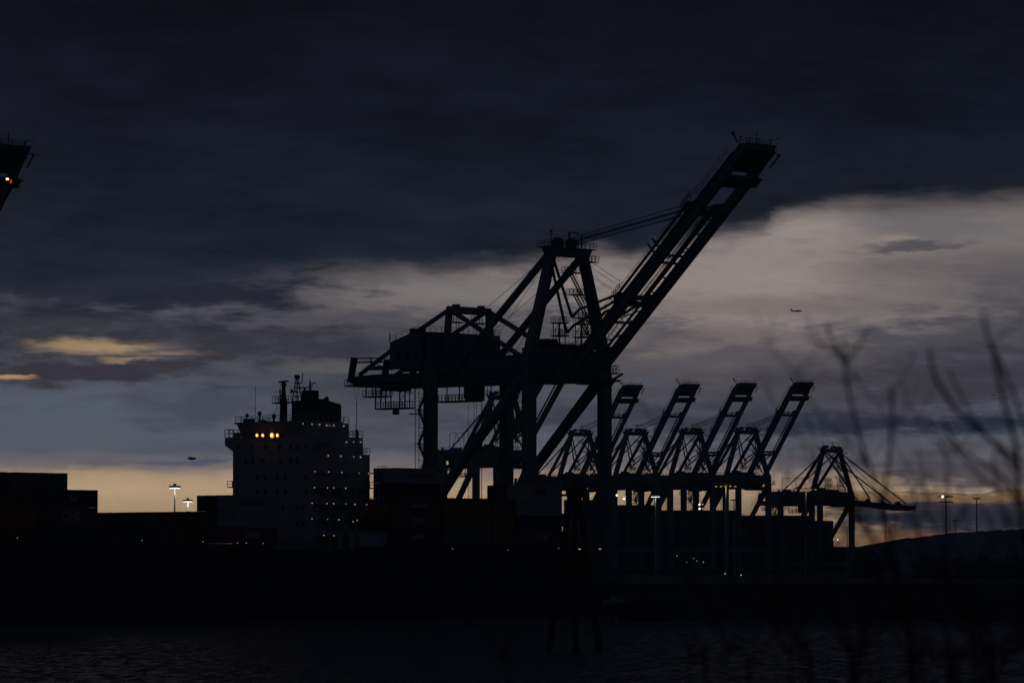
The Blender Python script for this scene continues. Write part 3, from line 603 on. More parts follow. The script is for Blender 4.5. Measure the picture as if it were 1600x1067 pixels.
mb = MB(); mb.box((20.8,8,14),(21.6,12,28)); mb.rail((19.0,WN,32.1),(15.6,WN,32.1),1.1,.9,.04); mb.rail((19,WN,32.1),(19,WF,32.1),1.1,1.2,.04); mb.rail((20.8,WN,29.1),(20.8,WF,29.1),1.1,1.2,.04); mb.rail((19.1,WN,29.1),(20.8,WN,29.1),1.1,.8,.04)
mb.rail((15.4,WN,34.55),(15.4,WF-3,34.55),1.1,1.2,.04); mb.rail((15.4,WN,34.55),(13.9,WN,34.55),1.1,.8,.04); mb.rail((20.9,4.0,25.9),(23.0,4.0,25.9),1.1,.8,.04); mb.box((20.8,4.0,25.7),(23,9,25.86)); mb.rail((5.1,7.8,34.9),(5.1,24.4,34.9),1.0,1.3,.035); mb.rail((5.1,24.4,34.9),(15,24.4,34.9),1.0,1.3,.035); mb.rail((5.1,7.8,34.9),(15,7.8,34.9),1.0,1.3,.035)
mb.build('deck_railing', M['white'], ship); mb = MB(); mb.box((6.0,WF,23.2),(7.2,27.4,23.4)); mb.rail((6,27.4,23.4),(7.2,27.4,23.4),1.0,.6,.04); mb.rail((6,WF,23.4),(6,27.4,23.4),1.0,.7,.04)
mb.build('side_balcony', M['white'], ship)
# windows on the forward face
WIN = [(371,698),(394,698),(415,698),(436,698),(454,698),(464,698),(478,698),(384,720),(395,720),(410,720),(438,720),(454,720),(465,720),(371,745),(402,745),(414,745),(433,745),(446,745),(478,745),
       (371,768),(402,768),(414,768),(433,768),(446,768),(478,768),(442,792),(464,792),(473,792),(464,818),(473,818)]
for x, y in WIN:
    p_ = on_plane(x, y, ship_pt(5.95,10), SV) - SO; w = p_.dot(WV); z = p_.z
    MB().box((5.9,w-.28,z-.42),(5.995,w+.28,z+.42)).build('window', M['glass'], dh)
# funnel
mb = MB(); mb.prism([(12.0,10.0,34.5),(12.0,10.0,38.9),(13.0,10.0,39.0),(17.5,10.0,38.1),(17.5,10.0,29.0),(15.3,10.0,29.0),(15.3,10.0,34.5)],(0,5.0,0)); mb.box((12.1,12.2,38.8),(14.0,14.7,40.6)); mb.tube([(14.9,11.4,38.4),(14.9,11.4,39.0),(15.4,11.4,39.2)],.4,10)
fu = mb.build('funnel', M['black'], ship)
mb = MB()
for z in (34.7,35.6,36.5,37.35): mb.box((13.6,9.93,z),(17.5,9.997,z+.3)); mb.box((17.503,9.95,z),(17.56,15.0,z+.3))
mb.build('funnel_stripe', M['stripe'], fu)
# masts, radars, domes
def pz(x, y, t=9.0):
    p_ = on_plane(x, y, ship_pt(t,10), SV) - SO; return (t, p_.dot(WV), p_.z)
mb = MB(); a = pz(443,660); w1_ = a[1]
mb.beam((9,w1_,34.8),(9,w1_,39),.95); mb.beam((9,w1_,39),(9,w1_,42.2),.7,.7,.3,.3); mb.tube([(9,w1_,41.0),(9,w1_,41.7),(9,w1_,42.0)],[.3,.55,.3],8); mb.beam((9,w1_-1.2,42.2),(9,w1_+1.2,42.1),.3,.28)
w2_ = pz(464,660)[1]; mb.beam((9,w2_,34.8),(9,w2_,38.6),1.35)
for s1 in (-.6,.6): 
    for s2 in (-.6,.6): mb.beam((9+s1,w2_+s2,38.4),(9+s1*.15,w2_+s2*.15,43.0),.14)
for z in (39.2,40,40.8,41.6): mb.beam((9,w2_-.55,z),(9,w2_+.55,z+.3),.1); mb.beam((9,w2_+.55,z),(9,w2_-.55,z+.3),.1)
mb.box((8.6,w2_-.3,42.6),(9.4,w2_+.3,43.2)); mb.beam((9,w2_,41.6),(9,w2_-1.3,41.8),.16); mb.beam((9,w2_-1.2,41.8),(9,w2_-1.45,43.5),.12)
mb.beam((9,w2_+.3,40.4),(9,w2_+1.6,40.2),.18); mb.box((8.9,w2_+1.2,40.0),(9.1,w2_+1.6,40.7))
mb.box((8.3,w2_-1,38.2),(9.7,w1_+2.2,38.45)); mb.rail((8.3,w2_-1,38.45),(8.3,w1_+2.2,38.45),1.05,.8,.04); mb.rail((8.3,w1_+2.2,38.45),(9.7,w1_+2.2,38.45),1.05,.7,.04)
w3_ = pz(476,640)[1]; mb.beam((9,w3_,37.8),(9,w3_,40.8),.55,.55,.25,.25); mb.beam((9,w3_-1.15,40.9),(9,w3_+1.15,40.9),.2,.22); mb.beam((9,w2_,38.3),(9,w3_-.6,38.3),1.2,.25)
mb.beam((9,w1_+.9,38.4),(9,w1_+.9,40.9),.18); mb.beam((9,w1_+.4,40.4),(9,w1_+1.9,40.4),.12); mb.beam((9,w1_+.9,39.4),(9,w1_,40.2),.12)
mb.beam((9,w1_+1.4,38.3),(9,w1_+2.9,35),.05)
mb.build('radar_mast', M['black'], ship)
mb = MB(); mb.beam((13.1,13.5,40.6),(13.1,13.5,42.2),.3,.3,.2,.2); mb.beam((13.1,13.5,41.8),(13.1,12.0,42.0),.13); mb.beam((13.1,13.5,40.9),(13.1,12.5,41.9),.1); mb.beam((13.1,13.5,42),(13.1,13.5,42.7),.1); mb.build('signal_mast', M['black'], ship)
mb = MB()
for x, y, r_, yb in ((405.7,646,.42,658),(428,650,.42,659)):
    q = pz(x,y,7); MB().ball(q,r_).beam((7,q[1],34.9),(7,q[1],q[2]),.22).build('satellite_dome', M['crane_dark'], ship)
q = pz(399,602,7); mb.beam((7,q[1],34.9),(7,q[1],q[2]),.06)
q = pz(389,655,7); mb.box((6.4,q[1]-.9,34.9),(7.6,q[1]+.9,35.6)); mb.ball((7,q[1]+.5,36.2),.35); mb.box((6.5,w1_+2.6,34.9),(7.4,w1_+3.8,35.3))
mb.build('antenna', M['crane_dark'], ship)
mb = MB(); ax = (18.4,7.0); mb.beam((ax[0],ax[1],32.1),(ax[0],ax[1],33.6),.34); mb.beam((ax[0],ax[1],33.6),(ax[0],ax[1],38.6),.09); 
for s in (-1.6,1.6): mb.beam((ax[0],ax[1],38.4),(ax[0]+s,ax[1]+s*.6,41.4),.03)
mb.beam((ax[0],ax[1]-.8,34.3),(ax[0],ax[1]+.8,34.3),.06); mb.build('aft_aerial', M['crane_dark'], ship)
# lifeboat, white store, red box
def loft(pts): 
    mb = MB(); k = 12
    for (t,w,z,ry,rz) in pts:
        for j in range(k): an = 2*math.pi*j/k; mb.v.append((t, w+ry*math.cos(an), z+rz*math.sin(an)))
    for i in range(len(pts)-1):
        for j in range(k): a = i*k+j; b__ = i*k+(j+1)%k; mb.f.append((a,b__,b__+k,a+k))
    mb.f.append(tuple(range(k))[::-1]); mb.f.append(tuple((len(pts)-1)*k+j for j in range(k))); return mb
lb = loft([(13.6,1.2,18.9,.2,.3),(14.3,1.2,18.8,.95,.9),(16.5,1.2,18.8,1.35,1.2),(18.5,1.2,18.8,1.3,1.25),(20,1.2,18.9,.9,1.0),(20.6,1.2,19,.2,.3)]).build('lifeboat', M['lifeboat'], ship)
mb = MB()
for t_ in (14.8,19.2): mb.beam((t_,2.2,17.4),(t_,2.2,21.4),.25); mb.beam((t_,2.2,21.4),(t_,.9,21.4),.25); mb.beam((t_,1.1,20.0),(t_,1.1,21.4),.06)
mb.build('davit', M['white'], ship)
MB().box((12.5,.4,HT+.7),(19.4,2.4,15.1)).build('deck_store', M['white'], ship)
mb = MB(); mb.box((7.6,.6,HT),(8.3,1.2,14.9)); mb.box((10.4,.6,HT),(11.0,1.2,14.9)); mb.build('support_post', M['white'], ship)
MB().box((6.8,2.5,13.2),(8.6,4.0,14.6)).build('fire_locker', M['lifeboat'], ship)
# stern fittings
mb = MB(); mb.box((66.2,3,HT),(68.6,8,17.8)); mb.box((69.6,1.2,HT),(73.4,4.4,15.6)); mb.tube([(74.2,2,HT),(74.2,2,20)],.28,8); mb.rail((66,0,HT),(75.5,0,HT),1.1,1.2,.04); mb.build('stern_house', M['c_grey'], ship)
MB().box((73.45,1.3,12.6),(74.0,2.4,15.3)).build('orange_locker', M['lifeboat'], ship)
# deck lamps: small bulkhead lamps under the ceilings of the side galleries
def lamp_on(x, y, m, sz=.13, w=5.7, name='deck_lamp'):
    p_ = on_plane(x, y, ship_pt(0,w), WV) - SO; t_ = p_.dot(SV)
    o = MB().ball((t_,w,p_.z), sz, 8).build(name, M[m], ship); return o
LM = [(473.4,661.6,0),(487.5,662.4,0),(499.6,663,0),(510.8,664.4,0),(515,664.6,2),(521.8,664.6,0),(537.5,665.2,0),(541.8,690.5,0),(552.7,690,2),(564,690.5,1),(513,711.6,1),(533,712.5,0),(553,713.6,2),(563.7,713.9,0),
 (492.3,736.4,1),(513.9,736.9,1),(534.4,738,0),(561.4,739.2,2),(576,739.5,0),(491.4,761.4,0),(511.7,762,0),(521.5,762,1),(540.3,762.8,0),(487.8,785.9,1),(511,786.4,0),(521.5,786.7,0),(540.6,787,2),(554.7,788,0),(573,788.4,0),
 (487.5,810.3,0),(511.7,811,2),(530,811.7,0),(551.6,814.8,0),(558.3,812.6,1),(506,836,0),(522,836.5,0)]
for x, y, k_ in LM: lamp_on(x, y, ('e_white','e_warm','e_dim')[k_], .095, 5.85 if y < 725 else (4.1 if y < 745 else 1.9))
for x, y in ((27,840),(222,844),(317,846),(371,848),(385,848),(411,848.5),(707,857),(794,859),(873,856)): lamp_on(x, y, 'e_dim', .10, -1.1)
for x, y, m in ((905,857.5,'e_white'),(937,857.3,'e_yel')):
    p_ = on_plane(x, y, ship_pt(0,-1.0), WV)-SO; MB().box((p_.dot(SV)-.3,-1.15,p_.z-.07),(p_.dot(SV)+.3,-1.02,p_.z+.07)).build('strip_lamp', M[m], ship)
# four sodium floodlights below the wheelhouse windows
for x, r_ in ((403.4,.38),(412.4,.38),(426.7,.56),(435.2,.40)):
    q = pz(x, 679.6, 5.7)
    f_ = MB().tube([(5.0+.95-0,q[1],q[2]),(5.45,q[1],q[2]-.05)], [r_*.8, r_], 14).build('floodlight', M['crane_dark'], ship)
    MB().tube([(5.44,q[1],q[2]-.05),(5.38,q[1],q[2]-.06)], [r_*.97,r_*.9], 14).build('halo_ring', M['e_halo'], f_)  # glowing orange ring imitates the halo around the lamp
    MB().tube([(5.375,q[1],q[2]-.06),(5.30,q[1],q[2]-.06)], r_*.52, 14).build('lamp_lens', M['e_core'], f_)

# ------------------------------------------------------------------ containers
def cont_mesh(L, H, m):
    mb = MB(); w2 = 1.219; c = []
    n = int(L/.3); pts = []
    for i in range(n):
        x0 = .12+(L-.24)*i/n; d = (L-.24)/n; pts += [(x0,.0),(x0+d*.35,.0),(x0+d*.5,.045),(x0+d*.85,.045)]
    pts.append((L-.12,0))
    for side in (-1,1):
        k = len(mb.v)
        for (x_,y_) in pts: mb.v.append((x_, side*(w2-.02-y_), .16)); mb.v.append((x_, side*(w2-.02-y_), H-.1))
        for i in range(len(pts)-1): mb.f.append((k+2*i,k+2*i+2,k+2*i+3,k+2*i+1))
        mb.box((0,side*w2-(.1 if side>0 else 0),0),(L,side*w2+(0 if side>0 else .1),.16)); mb.box((0,side*w2-(.08 if side>0 else 0),H-.1),(L,side*w2+(0 if side>0 else .08),H))
    for x_ in (0,L-.14):
        for side in (-1,1): mb.box((x_,side*w2-(.14 if side>0 else 0),.003),(x_+.14,side*w2+(.002 if side>0 else .14-.0),H-.003))
    mb.box((.03,-w2+.03,H-.07),(L-.03,w2-.03,H-.03)); mb.box((.05,-w2+.1,.08),(L-.05,w2-.1,.14))
    mb.box((.04,-w2+.12,.1),(.09,w2-.12,H-.08)); mb.box((L-.09,-w2+.12,.1),(L-.04,w2-.12,H-.08))
    for y_ in (-.8,-.3,.3,.8): mb.beam((.02,y_,.15),(.02,y_,H-.12),.045)
    me = bpy.data.meshes.new('shipping_container'); me.from_pydata(mb.v, [], mb.f); me.update(); me.materials.append(m); return me
CM = {}
def container(t, w, z, L, H, colr, label, group, origin=SO, rz=A48, sv=SV, wv=WV):
    key = (L,H,colr)
    if key not in CM: CM[key] = cont_mesh(L,H,M['c_'+colr])
    o = bpy.data.objects.new('shipping_container', CM[key]); COL.objects.link(o)
    p_ = origin + sv*t + wv*(w+1.22); o.location = (p_.x,p_.y,z); o.rotation_euler = (0,0,rz)
    tag(o, label, 'container', group); return o
pal = ['brown','blue','red','grey','green','brown','red','blue','mag','orange']
tiern = ['lowest','second','third','fourth','fifth']
def word(o, s, size, m, H, L, x=None, wide=1.0, dz=0):
    text('lettering', s, size, M[m], o, ((x or L/2), -1.245, H/2+dz), (R(90),0,0), wide)
spec = {}
def bay(t, L, z0, H, rows, tiers, name, grp, colours={}, words={}):
    """rows: (first,last) ; tiers(row) -> n ; row 0 stands at the ship's near side"""
    for r_ in range(rows):
        for k_ in range(tiers(r_)):
            c = colours.get((r_,k_)) or pal[(r_*7+k_*3+int(abs(t)))%len(pal)]
            if r_ == 0: lab = '%s container, %s tier, outer stack of %s' % ({'mag':'magenta','white':'pale','grey':'dull grey','brown':'dark brown','orange':'orange red','red':'dark red','blue':'dark blue','green':'dark green'}[c], tiern[k_], name)
            else: lab = 'dark container stacked inboard in %s' % name
            o = container(t, -.8+r_*2.5, z0+k_*(H+.012), L, H, c, lab, grp)
            if (r_,k_) in words: word(o, *words[(r_,k_)][:3], H, L, **(words[(r_,k_)][3] if len(words[(r_,k_)])>3 else {}))
CG = 'containers stacked on the ship'
bay(-76.6,12.19,13.0,2.896,6,lambda r:3 if r<3 else 4,'the stacks at the left picture edge',CG)
bay(-63.3,12.19,13.0,2.896,6,lambda r:3 if r<3 else 4,'the bay left of the lamp masts',CG,
    {(0,0):'blue',(0,1):'mag',(0,2):'blue',(1,0):'red'},{(0,2):('tex',1.5,'t_white',{'x':6.9}),(0,1):('ONE',1.9,'t_white',{'x':6.3})})
bay(-21.4,12.19,13.1,2.72,14,lambda r:3 if r<3 else 2,'the bay before the deckhouse',CG,
    {(0,0):'mag',(0,1):'white',(0,2):'white'},{(0,0):('ONE',1.7,'t_white'),(0,2):('YANG MING',1.15,'t_red'),(0,1):('K',.8,'t_red',{'x':1.6,'dz':.5})})
bay(19.8,12.19,13.0,2.72,6,lambda r:5 if r<2 else 3,'the tall bay behind the deckhouse',CG,
    {(0,4):'white',(0,3):'brown',(0,2):'red',(0,1):'red',(0,0):'brown',(1,4):'grey'},{(0,4):('YANG MING',1.25,'t_red',{'x':7}),(0,2):('HAMBURG',1.1,'t_white',{'x':7}),(0,1):('ONE',1.6,'t_white',{'x':6.5}),(0,0):('HMM',1.2,'t_white',{'x':6.5})})
bay(33.4,12.19,13.0,2.80,5,lambda r:3,'the low bay under the big crane',CG)
bay(46.2,6.06,13.0,2.80,5,lambda r:3,'the short bay left of the pale pair',CG)
bay(52.8,12.19,12.9,2.78,6,lambda r:4 if r<3 else 3,'the aftmost bay',CG,
    {(0,3):'white',(0,2):'white',(0,0):'mag',(0,1):'blue'},{(0,3):('ONE',1.9,'t_mag',{'x':6.2}),(0,0):('ONE',1.6,'t_white',{'x':7})})
# distant ship beyond the far cranes
FO = at(958, 880, 2090); FO.z = 0; fz = Vector((1,0,0)); fw = Vector((0,1,0))
ship2 = tag(empty('container_ship', FO), 'distant container ship, a dark mass of boxes behind the legs of the far cranes', 'ship')
hull_mb(-55, 130, 0, 34, 17).build('hull', M['hull'], ship2)
MB().box((-48,3,17),(124,31,18)).build('hatch_cover', M['deck'], ship2)
tops = [9,9,8,8,7,7,7,6,6,6,5]
G2 = 'containers on the distant ship'
for i, nt in enumerate(tops):
    for r_ in range(2):
        for k_ in range(nt):
            c = pal[(i*5+k_*7+r_*3)%len(pal)]
            container((i-2)*12.3, 1+r_*2.5, 18.0+k_*2.612, 12.19, 2.6, c, 'dark container in the stacks of the distant ship, black against the horizon', G2, FO, 0, fz, fw)

# ------------------------------------------------------------------ lamp masts
def mast_round(x, y, Y, lamp, width, label, power=0, colr=(1,.95,.85), group=None):
    p_ = at(x, y, Y); root = tag(empty('lamp_mast', (p_.x,p_.y,QZ)), label, 'lamp mast', group); h = p_.z-QZ
    MB().tube([(0,0,0),(0,0,h)], [.38,.22], 8).build('pole', M['pole'], root)
    MB().tube([(0,0,h+.45),(0,0,h+1.0),(0,0,h+1.05)],[.35,.7,.3],10).build('winch_hood', M['crane_dark'], root)
    mb = MB(); mb.tube([(0,0,h-.3),(0,0,h-.25),(0,0,h+.35),(0,0,h+.4)], [width*.46,width*.5,width*.5,width*.44], 16)
    mb.build('head_ring', M['crane_dark'], root)
    if lamp: 
        MB().tube([(0,0,h-.52),(0,0,h-.49),(0,0,h-.32)], [width*.42,width*.46,width*.48], 16).build('lamp', M[lamp], root)
        if power:
            l = bpy.data.lights.new('mast_light','POINT'); l.energy = power; l.color = colr; l.shadow_soft_size = .3
            o = bpy.data.objects.new('mast_light', l); COL.objects.link(o); o.parent = root; o.location = (.9,-1.3,h-1.6)
    return root
mast_round(273,760.5,1349,'e_mast',3.8,'taller of the two lit lamp masts beyond the ship\'s bow containers',260)
mast_round(293.5,782,1634,'e_mast',3.9,'shorter lit lamp mast close right of the taller one',380)
def mast_bar(x, y, Y, wd, label, lamp=None, rows=1, power=0, colr=(1,.8,.5), lit=None, n=6):
    p_ = at(x, y, Y); root = tag(empty('lamp_mast', (p_.x,p_.y,QZ)), label, 'lamp mast'); h = p_.z-QZ
    MB().tube([(0,0,0),(0,0,h+.3)], [.36,.2], 8).build('pole', M['pole'], root)
    for r_ in range(rows):
        zz = h - r_*2.0
        MB().beam((-wd/2,0,zz),(wd/2,0,zz),.18,.2).build('crossarm', M['crane_dark'], root)
        for k_ in range(n):
            xx = -wd/2 + wd*(k_+.5)/n
            mb = MB(); mb.box((xx-.3,-.5,zz-.28),(xx+.3,.25,zz+.3)); f_ = mb.build('lamp_head', M['crane_dark'], root)
            on = (lit is None and lamp) or (lit and (r_,k_) in lit)
            if on: 
                if lit: MB().ball((xx,-.8,zz-.05),.52,10).build('lamp_lens', M['e_lamp'], f_)
                else: MB().box((xx-.34,-.52,zz-.48),(xx+.34,.25,zz-.29)).build('lamp_lens', M[lamp], f_)
    if power:
        l = bpy.data.lights.new('mast_light','POINT'); l.energy = power; l.color = colr; l.shadow_soft_size = .3
        o = bpy.data.objects.new('mast_light', l); COL.objects.link(o); o.parent = root; o.location = (.5,-1.5,h-1.5)
    return root
mast_bar(1024,774.5,1527,3.2,'white lit lamp mast standing before the far row of cranes','e_mast',power=90,colr=(1,1,.95),n=4)
mast_bar(1134,758,1330,7.6,'yellow lit lamp mast with a wide crossarm before the third far crane','e_yel',power=130,colr=(1,.65,.2),n=5)
mast_bar(1259,763,1375,8.0,'yellow lit lamp mast in front of the house of the crane with lowered boom','e_yel',power=80,colr=(1,.65,.2),n=5)
mast_bar(1147,781,1690,3.0,'unlit lamp mast seen between the far crane legs',rows=1,n=4)
mast_bar(1478,775.5,1500,5.0,'lamp mast with two rows of floodlights, one of them shining, at right',rows=2,lit=[(0,1)],n=6)
mast_bar(1526,778.5,1545,2.8,'thin unlit lamp mast right of the double-row floodlight mast',n=3)
mast_bar(1493,813,2380,3.6,'small distant lamp mast between the two taller masts at right',n=3)
for i,(x,y,Y) in enumerate(((1383,800,1700),(1324,827,1500),(1594,800,1500))):
    p_ = at(x,y,Y); tag(MB().tube([(p_.x,p_.y,QZ),(p_.x,p_.y,p_.z)],[.2,.1],6).build('flag_pole', M['pole']), ['thin bare pole under the lowered boom','thin pole beside the last leg of the crane with lowered boom','thin pole at the right picture edge'][i], 'pole')

# yard work lights
for i,(x,y,Y,m,lab) in enumerate(((1058,868,1350,'e_white','brightest of the small white yard lamps low between the far legs'),(1073,878,1250,'e_dim','lowest left lamp of the cluster of small yard lamps'),(1084,872,1300,'e_dim','upper middle lamp of the cluster of small yard lamps'),
   (1089,876,1280,'e_dim','lower middle lamp of the cluster of small yard lamps'),(1099,878,1250,'e_white','right lamp of the cluster of small yard lamps'),(1133,896,1000,'e_green','left of the two small greenish lamps near the wall'),(1158,898,990,'e_green','right of the two small greenish lamps near the wall'),
   (1303,843,1800,'e_white','small white lamp low before the stack left of the orange one'),(1309,843,1800,'e_core','bright orange lamp low at the end of the distant stacks'),(918,763,1150,'e_dim','small lamp right of the platform on piles'),
   (964,773.5,1600,'e_mast','left of two bright lamps beside the big crane leg'),(975,779,1600,'e_mast','right and lower of two bright lamps beside the big crane leg'),(1093,788,1720,'e_mast','upper left lamp of four under the far cranes'),(1098,787.5,1720,'e_white','upper right lamp of four under the far cranes'),
   (1093,794.5,1720,'e_mast','lower left lamp of four under the far cranes'),(1098,794,1720,'e_white','lower right lamp of four under the far cranes'))):
    p_ = at(x,y,Y); root = tag(empty('work_light',(p_.x,p_.y,QZ)), lab, 'lamp', 'small work lamps on the terminal'); h = p_.z-QZ
    pm = MB(); pm.tube([(0,.3,min(0,h-.5)),(0,.3,h)],.09,6); pm.box((-.25,0,h+.15),(.25,.4,h+.25)); pm.build('pole', M['crane_dark'], root)
    MB().ball((0,0,h), (.16 if Y < 1400 else .30) + (.12 if m == 'e_mast' else 0), 8).build('lamp', M[m], root)

# ------------------------------------------------------------------ wall, boat, marker, shore
mb = MB(); mb.box((18,704.5,-1),(330,708.9,6.0)); mb.box((17.6,704.1,6.0),(330,709.4,6.25)); 
for k_ in range(60): mb.box((19+k_*5.1,704.2,-1),(19.5+k_*5.1,704.5,5.9))
wl = tag(mb.build('sea_wall', M['concrete']), 'long low concrete harbour wall with painted patches, along the water at right', 'wall')
random.seed(11)
for k_ in range(16):
    x0 = 22+k_*4.9+random.uniform(0,.9); ww = random.uniform(1.5,3.6); m = random.choice(['paint_a','paint_b','paint_c','paint_a'])
    pts = []; cx, cz = x0+ww/2, random.uniform(4.0,4.9); nn = 14
    for j in range(nn): an = 2*math.pi*j/nn; rr = random.uniform(.7,1.15); pts.append((cx+ww/2*rr*math.cos(an), 704.17, cz+.8*rr*math.sin(an)))
    MB().prism(pts,(0,.02,0)).build('painted_patch', M[m], wl)
mb = MB(); mb.box((79.4,703.2,3.7),(85.4,704.0,6.1)); tag(mb.build('grey_panel', M['c_grey']), 'pale grey rectangular panel hung on the harbour wall at right', 'panel')
mb = MB(); mb.box((12.5,699,2.0),(26,703.9,2.6))
for x_ in (13,17,21,25):
    for y_ in (699.5,703.2): mb.tube([(x_,y_,-1.5),(x_,y_,2.1)],.22,8)
tag(mb.build('low_jetty', M['timber']), 'low dark timber jetty on piles at the left end of the harbour wall', 'jetty')
bt = tag(empty('motor_boat',(17.0,701,2.62)), 'small white motor boat standing on the low jetty', 'boat')
def boat_hull():
    mb = MB(); st_ = []
    for i in range(9):
        f = i/8; x_ = -1.8+3.8*f; hw = .75*(1-max(0,(f-.55)/.45)**2); zb = .12+.35*max(0,(f-.6)/.4)**2
        mb.v += [(x_,-hw,.85+.15*f),(x_,-hw*.7,zb+.2),(x_,0,zb),(x_,hw*.7,zb+.2),(x_,hw,.85+.15*f)]
    for i in range(8):
        for j in range(4): a = i*5+j; mb.f.append((a,a+1,a+6,a+5))
        mb.f.append((i*5,i*5+5,i*5+9,i*5+4))
    mb.f.append((0,4,3,2,1)); return mb
boat_hull().build('boat_hull', M['boat'], bt)
MB().prism([(-.5,-.5,.9),(.7,-.5,.9),(.3,-.5,1.7),(-.4,-.5,1.75)],(0,1.0,0)).build('cabin', M['boat'], bt)
MB().box((-2.1,-.2,.4),(-1.75,.2,1.3)).build('outboard_motor', M['black'], bt)
MB().beam((-1.2,0,-.02),(-1.2,0,.35),.9,.15).beam((1.0,0,-.02),(1.0,0,.3),.7,.15).build('cradle', M['timber'], bt)
# channel marker on three raking piles
YD = 455
dol = tag(empty('channel_marker', at(899,1017,YD)*1.0), 'tall black channel marker on three raking timber piles standing in the water before the quay', 'marker')
dol.location.z = 0; ox, oy = dol.location.x, dol.location.y
def dl(x, y, dy=0): q = at(x,y,YD); return (q.x-ox, dy, q.z)
for a, b__, dy in (((854,1022),(891,775),.6),((900,1022),(897,775),-2.0),((940,1022),(904,775),1.2)):
    p0 = Vector(dl(*a,dy)); p1 = Vector(dl(*b__,dy*.15)); p0.z = -1.5
    MB().tube([p0, p0.lerp(p1,.5)+Vector((0,0,0)), p1],[.40,.36,.30],10).build('pile', M['timber'], dol)
mb = MB(); z0 = dl(897,792)[2]; 
c0 = dl(897,780)[0]
mb.tube([(c0,0,z0-.6),(c0,0,z0+1.2)],[.75,.85],10); mb.box((c0-1.5,-1.4,z0+1.2),(c0+1.4,1.4,z0+1.4)); mb.box((c0-.9,-.9,z0+1.4),(c0+1.0,.9,z0+2.1))
mb.build('pile_cap', M['timber'], dol)
mb = MB(); zr = z0+2.1
for (x0_,x1_,zz) in ((-1.9,1.3,zr+1.0),(-1.5,1.7,zr+.35)): mb.beam((c0+x0_,-.8,zz),(c0+x1_,-.8,zz),.1); mb.beam((c0+x0_,.8,zz),(c0+x1_,.8,zz),.1)
for x_ in (-1.8,-1.0,-.2,.5,1.2): mb.beam((c0+x_,-.8,zr-.4),(c0+x_,-.8,zr+1.05),.09)
mb.build('marker_railing', M['crane_dark'], dol)
for x_, r_ in ((-.95,.36),(.05,.27)):
    mb = MB(); mb.beam((c0+x_,0,zr-.2),(c0+x_,0,zr+1.0),.16); mb.ball((c0+x_,0,zr+1.25),r_,10); mb.tube([(c0+x_,0,zr+.7),(c0+x_,0,zr+1.05)],[r_*.5,r_*.9],10); mb.build('lantern', M['crane_dark'], dol)
mb = MB()
for s in (0,.45): mb.beam(dl(858,950,.4)[:1]+(s-.2,dl(858,950)[2]),(dl(877,800)[0],s-.2,dl(877,800)[2]),.05)
for i in range(24):
    f = i/23; x_ = dl(858,950)[0]+(dl(877,800)[0]-dl(858,950)[0])*f; z_ = dl(858,950)[2]+(dl(877,800)[2]-dl(858,950)[2])*f; mb.beam((x_,-.2,z_),(x_,.25,z_),.04)
mb.build('ladder', M['crane_dark'], dol)
# straddle carriers and low yard equipment on the skyline at right
random.seed(5)
def carrier():
    root = empty('straddle_carrier')
    mb = MB()
    for sx_ in (-2.3,2.3):
        for sy_ in (-3.6,3.6): mb.beam((sx_,sy_,.9),(sx_,sy_,11.6),.4)
        mb.beam((sx_,-4.4,.9),(sx_,4.4,.9),.6,.5); mb.beam((sx_,-4,11.6),(sx_,4,11.6),.5,.7)
    for sy_ in (-3.6,3.6): mb.beam((-2.3,sy_,11.6),(2.3,sy_,11.6),.4,.5)
    mb.box((-1.9,-2,11.9),(1.9,1.4,12.9)); mb.beam((-2.3,-3.6,6),(-2.3,3.6,6),.2); mb.build('frame', M['crane'], root)
    mb = MB()
    for sx_ in (-2.3,2.3):
        for sy_ in (-3.6,-1.2,1.2,3.6): mb.tube([(sx_-.2,sy_,.55),(sx_+.2,sy_,.55)],.55,12)
    mb.build('wheel', M['black'], root)
    MB().box((1.3,-4.6,9.2),(2.7,-3.7,11.2)).build('cab', M['crane_dark'], root); return root
car = carrier(); GC = 'straddle carriers in the yard at right'
for i,(x,Y,lab) in enumerate(((1413,2000,'straddle carrier left of the double-row floodlight mast, low on the skyline'),(1517,2300,'straddle carrier below the thin unlit mast, low on the skyline'),(1357,2200,'straddle carrier low beside the last crane\'s right leg'),(1562,2400,'straddle carrier nearest the right picture edge'))):
    o = car if i == 0 else copy_tree(car); p_ = at(x,880,Y); o.location = (p_.x,p_.y,QZ); o.rotation_euler = (0,0,random.uniform(-.6,.6)); tag(o, lab, 'straddle carrier', GC)
def leaf_tree(x, y, Y, wd, lab):
    p_ = at(x,y,Y); root = tag(empty('tree',(p_.x,p_.y,QZ)), lab, 'tree', 'low trees on the skyline at right'); h = p_.z-QZ
    MB().tube([(0,0,0),(0,0,h*.45),(wd*.05,0,h*.8)],[.3,.2,.08],6).build('trunk', M['twig'], root)
    mb = MB()
    for _ in range(380):
        a = random.uniform(0,6.28); rr = random.random()**.5; hh = random.random(); prof_ = math.sin(math.pi*min(1,.15+hh*.85))**.6
        c = Vector((math.cos(a)*rr*wd/2*prof_, math.sin(a)*rr*wd/2*prof_, h*(.25+.75*hh)))
        d1_ = Vector((random.uniform(-1,1),random.uniform(-1,1),random.uniform(-1,1))).normalized()*random.uniform(.25,.6); d2_ = d1_.cross(Vector((random.random(),random.random(),1))).normalized()*random.uniform(.25,.5)
        n_ = len(mb.v); mb.v += [tuple(c+d1_),tuple(c+d2_),tuple(c-d1_),tuple(c-d2_)]; mb.f.append((n_,n_+1,n_+2,n_+3))
    mb.build('crown', M['foliage'], root)
